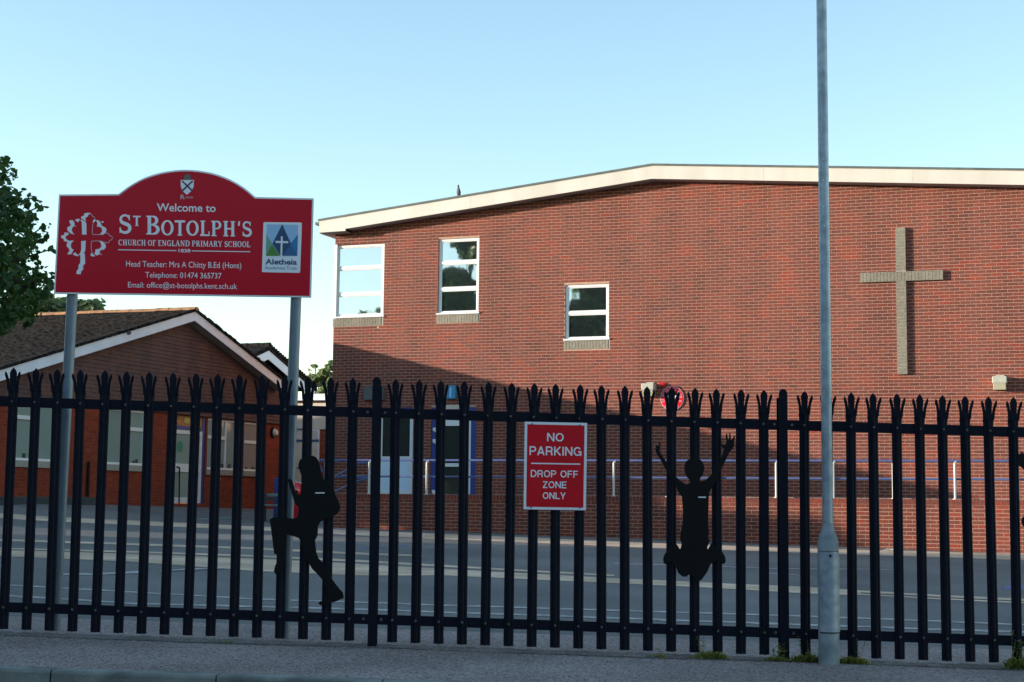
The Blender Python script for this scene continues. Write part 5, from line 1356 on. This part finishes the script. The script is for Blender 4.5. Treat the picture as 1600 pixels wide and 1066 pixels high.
# ------------------------------------------------------------------ vegetation
def leaf_cloud(name, m, parent, centers, radii, n, size, seed, world_off, droop=.2, kind=None, shell=.45):
    """many small folded leaves scattered in clumps"""
    r = np.random.default_rng(seed); C = np.array(centers); Rd = np.array(radii)
    pr = (Rd.prod(axis=1)) ** .8; idx = r.choice(len(C), n, p=pr / pr.sum())
    d = r.normal(size=(n, 3)); d /= np.linalg.norm(d, axis=1)[:, None]; rad = r.uniform(shell ** 3, 1, n) ** (1 / 3)
    pos = C[idx] + d * rad[:, None] * Rd[idx]
    # sub clump noise
    nb = r.normal(size=(n // 14 + 1, 3)) * .0; pos += nb[r.integers(0, len(nb), n)]
    nrm = d * .6 + r.normal(size=(n, 3)) * .7 + np.array([0, 0, .5]); nrm /= np.linalg.norm(nrm, axis=1)[:, None]
    t = np.cross(nrm, r.normal(size=(n, 3))); t /= np.linalg.norm(t, axis=1)[:, None]; bt = np.cross(nrm, t)
    s = size * r.uniform(.6, 1.3, n)[:, None]
    off = np.array(world_off)
    v = np.empty((n, 6, 3))
    v[:, 0] = pos - t * s * .5; v[:, 1] = pos - t * s * .12 + bt * s * .36 + nrm * s * .08; v[:, 2] = pos + t * s * .28 + bt * s * .30 + nrm * s * .06
    v[:, 3] = pos + t * s * .58 - nrm * s * droop * .5; v[:, 4] = pos + t * s * .28 - bt * s * .30 + nrm * s * .06; v[:, 5] = pos - t * s * .12 - bt * s * .36 + nrm * s * .08
    v -= off
    me = bpy.data.meshes.new(name); me.vertices.add(n * 6); me.vertices.foreach_set('co', v.reshape(-1))
    base = np.arange(n) * 6
    quads = np.stack([base, base + 1, base + 2, base + 3, base, base + 3, base + 4, base + 5], 1).reshape(-1)
    me.loops.add(n * 8); me.loops.foreach_set('vertex_index', quads)
    me.polygons.add(n * 2); me.polygons.foreach_set('loop_start', np.arange(n * 2) * 4); me.polygons.foreach_set('loop_total', np.full(n * 2, 4))
    me.materials.append(m); me.update(); me.validate()
    o = bpy.data.objects.new(name, me); COL.objects.link(o); o.parent = parent
    if kind: o['kind'] = kind
    return o
def tree(x, y, h, cr, name, label, leafm, n, size, seed, clumps=34, zlow=.3, group=None, squash=1.0, trunk_r=.2, cat='tree'):
    z0 = max(gz(x, y), -1.6) if y > 9 else -.6
    t = thing(name, label, cat, (x, y, z0), group); r = random.Random(seed)
    mb = MB(); mb.tube((x, y, z0 - .1), (x + .1, y, z0 + h * .45), trunk_r, trunk_r * .7, 10); mb.tube((x + .1, y, z0 + h * .45), (x, y, z0 + h * .85), trunk_r * .7, trunk_r * .2, 8)
    cs, rs = [], []
    zc = z0 + h * (1 + zlow) / 2; hz = h * (1 - zlow) / 2
    for k in range(clumps):
        while True:
            u = Vector((r.uniform(-1, 1), r.uniform(-1, 1), r.uniform(-1, 1)))
            if .25 < u.length < 1: break
        c = Vector((x + u.x * cr * .82, y + u.y * cr * .82, zc + u.z * hz * .85)); q = cr * r.uniform(.22, .36)
        cs.append(c); rs.append((q, q, q * .7 * squash))
        if k % 2 == 0:
            s_ = Vector((x + .05, y, z0 + h * r.uniform(.25, .6))); mid = s_.lerp(c, .5) + Vector((0, 0, .2)); mb.tube(s_, mid, trunk_r * .35, trunk_r * .2, 6); mb.tube(mid, c, trunk_r * .2, .02, 5)
    mb.build('trunk', M['bark'], t)
    leaf_cloud('crown', leafm, t, cs, rs, n, size, seed, (x, y, z0)); return t
# the dark tree at the left edge: crown edge follows the photo (placed about 20 m away)
def tp(px, py, Y): p = hit(px, py, (0, 1, 0), Y); return p
TY = 20.0; tx = tp(-250, 500, TY).x; tz0 = gz(tx, TY)
t = thing('dark_tree', 'dark leafy tree at the left edge overhanging the classroom roof', 'tree', (tx, TY, tz0))
mb = MB(); mb.tube((tx, TY, tz0 - .1), (tx + .1, TY, tz0 + 2.6), .22, .17, 12); mb.tube((tx + .1, TY, tz0 + 2.6), (tx, TY, tz0 + 5), .17, .07, 10)
cs, rs = [], []; r = random.Random(5)
edge = [(-6, 262, 30), (0, 255, 16), (-20, 330, 50), (18, 330, 34), (42, 338, 20), (-10, 400, 60), (30, 380, 34), (58, 372, 18), (60, 430, 26), (20, 450, 48), (62, 455, 22), (38, 490, 26), (-10, 490, 40), (10, 350, 26), (66, 322, 8), (78, 392, 9), (70, 350, 10), (80, 440, 9), (-40, 300, 40), (-60, 380, 60), (-90, 450, 80), (-130, 350, 90), (-150, 280, 80), (-200, 420, 110), (-260, 300, 110), (-250, 500, 90), (-330, 380, 110), (-180, 500, 80), (-100, 250, 60), (-400, 450, 110), (22, 490, 22), (5, 508, 14), (-20, 525, 14)]
for (px, py, rr) in edge:
    for k in range(2 if px > -60 else 3):
        Y = TY + r.uniform(-1.6, 1.6) * min(1, rr / 40 + .3); q = rr / F * TY
        c = tp(px + r.uniform(-.3, .3) * rr, py + r.uniform(-.3, .3) * rr, Y); cs.append(c); rs.append((q, q * 1.1, q * .8))
    if rr > 15 or px > 60:
        s_ = Vector((tx + .1, TY, tz0 + r.uniform(1.8, 3.6))); c = cs[-1]; mid = s_.lerp(c, .55) + Vector((0, 0, .15)); mb.tube(s_, mid, .05, .03, 6); mb.tube(mid, c, .03, .008, 5)
mb.build('trunk', M['bark'], t)
leaf_cloud('crown', M['leaf_dark'], t, cs, rs, 40000, .088, 11, (tx, TY, tz0), shell=.15)
# trees behind the roofs
def far_tree(name, label, spots, Y, n, size, seed, leafm, group=None):
    base = tp(spots[0][0], 760, Y); z0 = .4
    t = thing(name, label, 'tree', (base.x, Y, z0), group); cs = []; rs = []; r = random.Random(seed); mb = MB()
    mb.tube((base.x, Y, z0), (base.x, Y, tp(spots[0][0], spots[0][1], Y).z), .2, .06, 8)
    for px, py, rr in spots:
        c = tp(px, py, Y + r.uniform(-1, 1)); q = rr / F * Y; cs.append(c); rs.append((q, q, q * .8)); mb.tube((base.x, Y, z0 + 2), c, .07, .02, 5)
    mb.build('trunk', M['bark'], t); leaf_cloud('crown', leafm, t, cs, rs, n, size, seed, (base.x, Y, z0), shell=.1)
far_tree('pale_tree', 'pale leafed tree showing in the gap between the two school buildings', [(505, 615, 14), (497, 596, 13), (508, 582, 10), (517, 598, 14), (488, 592, 9), (516, 572, 9), (484, 580, 4), (492, 573, 4), (500, 632, 22), (530, 600, 20), (540, 640, 40), (500, 670, 35)], 75, 3000, .30, 3, M['leaf_mid'])
far_tree('bushy_tree', 'bushy tree peeping over the ridge just left of the sign post', [(60, 475, 18), (35, 470, 18), (90, 478, 14), (120, 478, 14), (140, 476, 12), (155, 474, 8), (105, 480, 18), (20, 485, 18), (75, 468, 12), (150, 485, 12), (50, 520, 60), (110, 525, 50), (80, 580, 70), (10, 540, 60), (130, 560, 40)], 62, 6500, .34, 4, M['leaf_mid'])
# trees and hedge off to the left and behind the camera: reflected in the hall windows, and shading the street
RG = 'street trees to the left of the view'
for k, (x, y, h, cr, n) in enumerate([(-26, -.5, 13, 4.0, 16000), (-27.6, 8.6, 17.5, 3.1, 14000), (-22.6, 4.6, 15.5, 3.3, 14000), (-27, 16, 9.5, 4.6, 11000), (-21, 12.5, 10.5, 3.6, 9000), (-34, 9, 7, 4, 7000), (-27.5, 30.6, 3.9, 2.6, 14000), (-27.5, 34.5, 3.6, 2.4, 9000), (-17, -3, 10.5, 3.4, 7000), (-36, -3, 10, 4, 6000), (-29, 22.5, 8.5, 4.2, 9000), (-20, 5, 10, 3.2, 8000), (-45, 19, 7.0, 5, 6000)]):
    tree(x, y, h, cr, 'street_tree', 'dense dark green street tree standing beyond the left edge of the view', M['leaf_dark'], n, .42, 40 + k, clumps=46, zlow=.03, group=RG, trunk_r=.25)

# terraced houses added behind the camera to block low sky: they shade and are mirrored, never in the frame
def house(x0, y1, w_, k):
    z0 = -.0205 * (x0 + w_ / 2) - .3; d = 8.0; ze = z0 + 4.9 + (k % 3) * .15; zr = ze + 2.3
    t = thing('added_house', 'small brick terraced house, one of an unseen row added to block low sky', 'house', (x0 + w_ / 2, y1, z0), 'added terraced houses behind the viewer')
    mb = MB(); mb.box(x0, x0 + w_ - .02, y1 - d, y1, z0 - 1.5, ze); mb.build('wall', M['orange_brick_a' if k % 2 else 'mortar'], t)
    mb = MB(); ym = y1 - d / 2
    mb.prism([(x0, y1 + .3, ze - .1), (x0, ym, zr), (x0, y1 - d - .3, ze - .1)], (w_ - .02, 0, 0)); mb.build('roof', M['roof_tile'], t)
    for wx, wz in ((.9, .8), (.9, 3.1), (3.0, 3.1)):
        mb = MB(); ring(mb, x0 + wx, x0 + wx + 1.2, z0 + wz, z0 + wz + 1.3, .07, y1 + .001, y1 + .05, lambda x, y, z: Vector((x, y, z))); mb.box(x0 + wx + .57, x0 + wx + .63, y1 + .001, y1 + .05, z0 + wz + .07, z0 + wz + 1.23)
        o = mb.build('window', M['white'], t); mb = MB(); mb.box(x0 + wx + .07, x0 + wx + 1.13, y1 + .002, y1 + .012, z0 + wz + .07, z0 + wz + 1.23); mb.build('pane', M['glass'], o)
    mb = MB(); mb.box(x0 + 3.1, x0 + 4.0, y1 + .001, y1 + .04, z0, z0 + 2.1); mb.build('door', M['blue'], t)
    mb = MB(); mb.box(x0 + .1, x0 + .9, ym - .4, ym + .4, zr - .5, zr + .9); mb.build('chimney', M['orange_brick_a'], t)
for k in range(18): house(-62 + k * 5.2, -16.5, 5.2, k)

# weeds along the fence foot
def weed(px, py, w_px, h, n, seed, label, tall=0, off=-.06):
    p = on_f(px, py, off); p.z = gz(p.x, p.y); r = random.Random(seed); sc = 10.6 / F; mb = MB()
    for k in range(n):
        x_ = p.x + r.gauss(0, .38) * w_px * sc; y_ = p.y + r.uniform(-.05, .05); z_ = gz(x_, y_); hh = h * r.uniform(.4, 1) * math.exp(-((x_ - p.x) / (w_px * sc)) ** 2)
        lean = Vector((r.uniform(-.5, .5), r.uniform(-.6, .2), 1)).normalized(); a_ = Vector((x_, y_, z_ - .005)); side = Vector((r.uniform(-1, 1), r.uniform(-1, 1), 0)).normalized() * r.uniform(.003, .008)
        m1_ = a_ + lean * hh * .6; e_ = a_ + lean * hh + Vector((lean.x, lean.y, -.4)) * hh * .35
        mb.add([a_ - side * .6, a_ + side * .6, m1_ + side, m1_ - side, e_], [(0, 1, 2, 3), (3, 2, 4)])
        if r.random() < .6:  # a broad leaf
            c_ = a_ + lean * hh * r.uniform(.2, .9); u = Vector((r.uniform(-1, 1), r.uniform(-1, 1), r.uniform(-.2, .4))).normalized() * r.uniform(.008, .02); v_ = Vector((r.uniform(-1, 1), r.uniform(-1, 1), r.uniform(-.2, .6))).normalized() * .009
            mb.add([c_ - u, c_ + v_, c_ + u, c_ - v_], [(0, 1, 2, 3)])
    for k in range(tall):
        x_ = p.x + r.uniform(-.5, .5) * w_px * sc; a_ = Vector((x_, p.y, gz(x_, p.y))); e_ = a_ + Vector((r.uniform(-.05, .05), r.uniform(-.04, .02), h * r.uniform(1.6, 2.4)))
        mb.tube(a_, e_, .002, .0012, 4)
        for q in range(14):
            c_ = a_.lerp(e_, r.uniform(.2, 1)); u = Vector((r.uniform(-1, 1), r.uniform(-1, 1), r.uniform(-.2, .8))).normalized() * r.uniform(.008, .022); v_ = Vector((r.uniform(-1, 1), r.uniform(-1, 1), r.uniform(-.2, .6))).normalized() * .006
            mb.add([c_, c_ + u * .6 + v_, c_ + u * 1.4, c_ + u * .6 - v_], [(0, 1, 2, 3)])
    tag(mb.build('weed_clump', M['weed'], flip=False), label, 'weeds', 'weeds along the foot of the fence')
weed(1110, 1026, 34, .075, 320, 1, 'grassy weed clump below the jumping figure', 2)
weed(1262, 1032, 34, .085, 300, 2, 'yellow-green weed clump on the left of the lamp post foot', 3)
weed(1332, 1036, 36, .07, 220, 3, 'small weed clump on the right of the lamp post foot', 2)
weed(1588, 1040, 24, .11, 380, 4, 'tall bushy weed growing up a pale at the right edge', 6)
weed(1215, 1028, 30, .05, 160, 5, 'low weeds at the second rounded fence post', 5)
weed(1030, 1024, 24, .03, 90, 6, 'thin low weeds left of the jumping figure', 1)
weed(355, 1002, 22, .02, 60, 7, 'sparse tuft of weeds at the fence foot left of the running figure')
# grit and leaf litter along the fence foot
r = random.Random(9); mb = MB(); vs = []; N_ = 300
for i in range(N_ + 1):
    x_ = -4.2 + 8.6 * i / N_; yb_ = FY(x_) - .12 - .03 * math.sin(x_ * 2.3) - r.uniform(0, .035); yt_ = FY(x_) + .10 + r.uniform(0, .08)
    vs += [(x_, yb_, gz(x_, yb_) + .003), (x_, yt_, gz(x_, yt_) + .003)]
mb.add(vs, [(2 * i, 2 * i + 2, 2 * i + 3, 2 * i + 1) for i in range(N_)]); mb.build('dark_strip', M['foot_strip'], pavement, flip=False)  # uneven darker strip along the fence foot
mb = MB()
def grit(mb, k, f):
    for _ in range(k):
        x_ = r.uniform(-3.6, 3.7); y_ = FY(x_) + f(r); z_ = gz(x_, y_); s = r.uniform(.003, .010)
        vs = [(x_ + r.uniform(-s, s), y_ + r.uniform(-s, s), z_ + q * s * .9) for q in (0, 0, 0, 1)]
        vs = [(x_ - s, y_ - s * .7, z_), (x_ + s, y_ - s * .5, z_), (x_ + s * .2, y_ + s, z_), (x_ + r.uniform(-.3, .3) * s, y_, z_ + s * .8)]
        mb.add(vs, [(0, 1, 3), (1, 2, 3), (2, 0, 3)])
grit(mb, 900, lambda r: r.gauss(-.08, .09)); grit(mb, 350, lambda r: r.uniform(-1.8, -.1)); mb.build('grit', M['stone'], kind='stuff', flip=False)['label'] = 'grit and small stones strewn along the foot of the fence'
mb = MB(); grit(mb, 500, lambda r: r.gauss(-.03, .05)); mb.build('leaf_litter', M['debris'], kind='stuff', flip=False)['label'] = 'dark leaf litter lying under the fence'
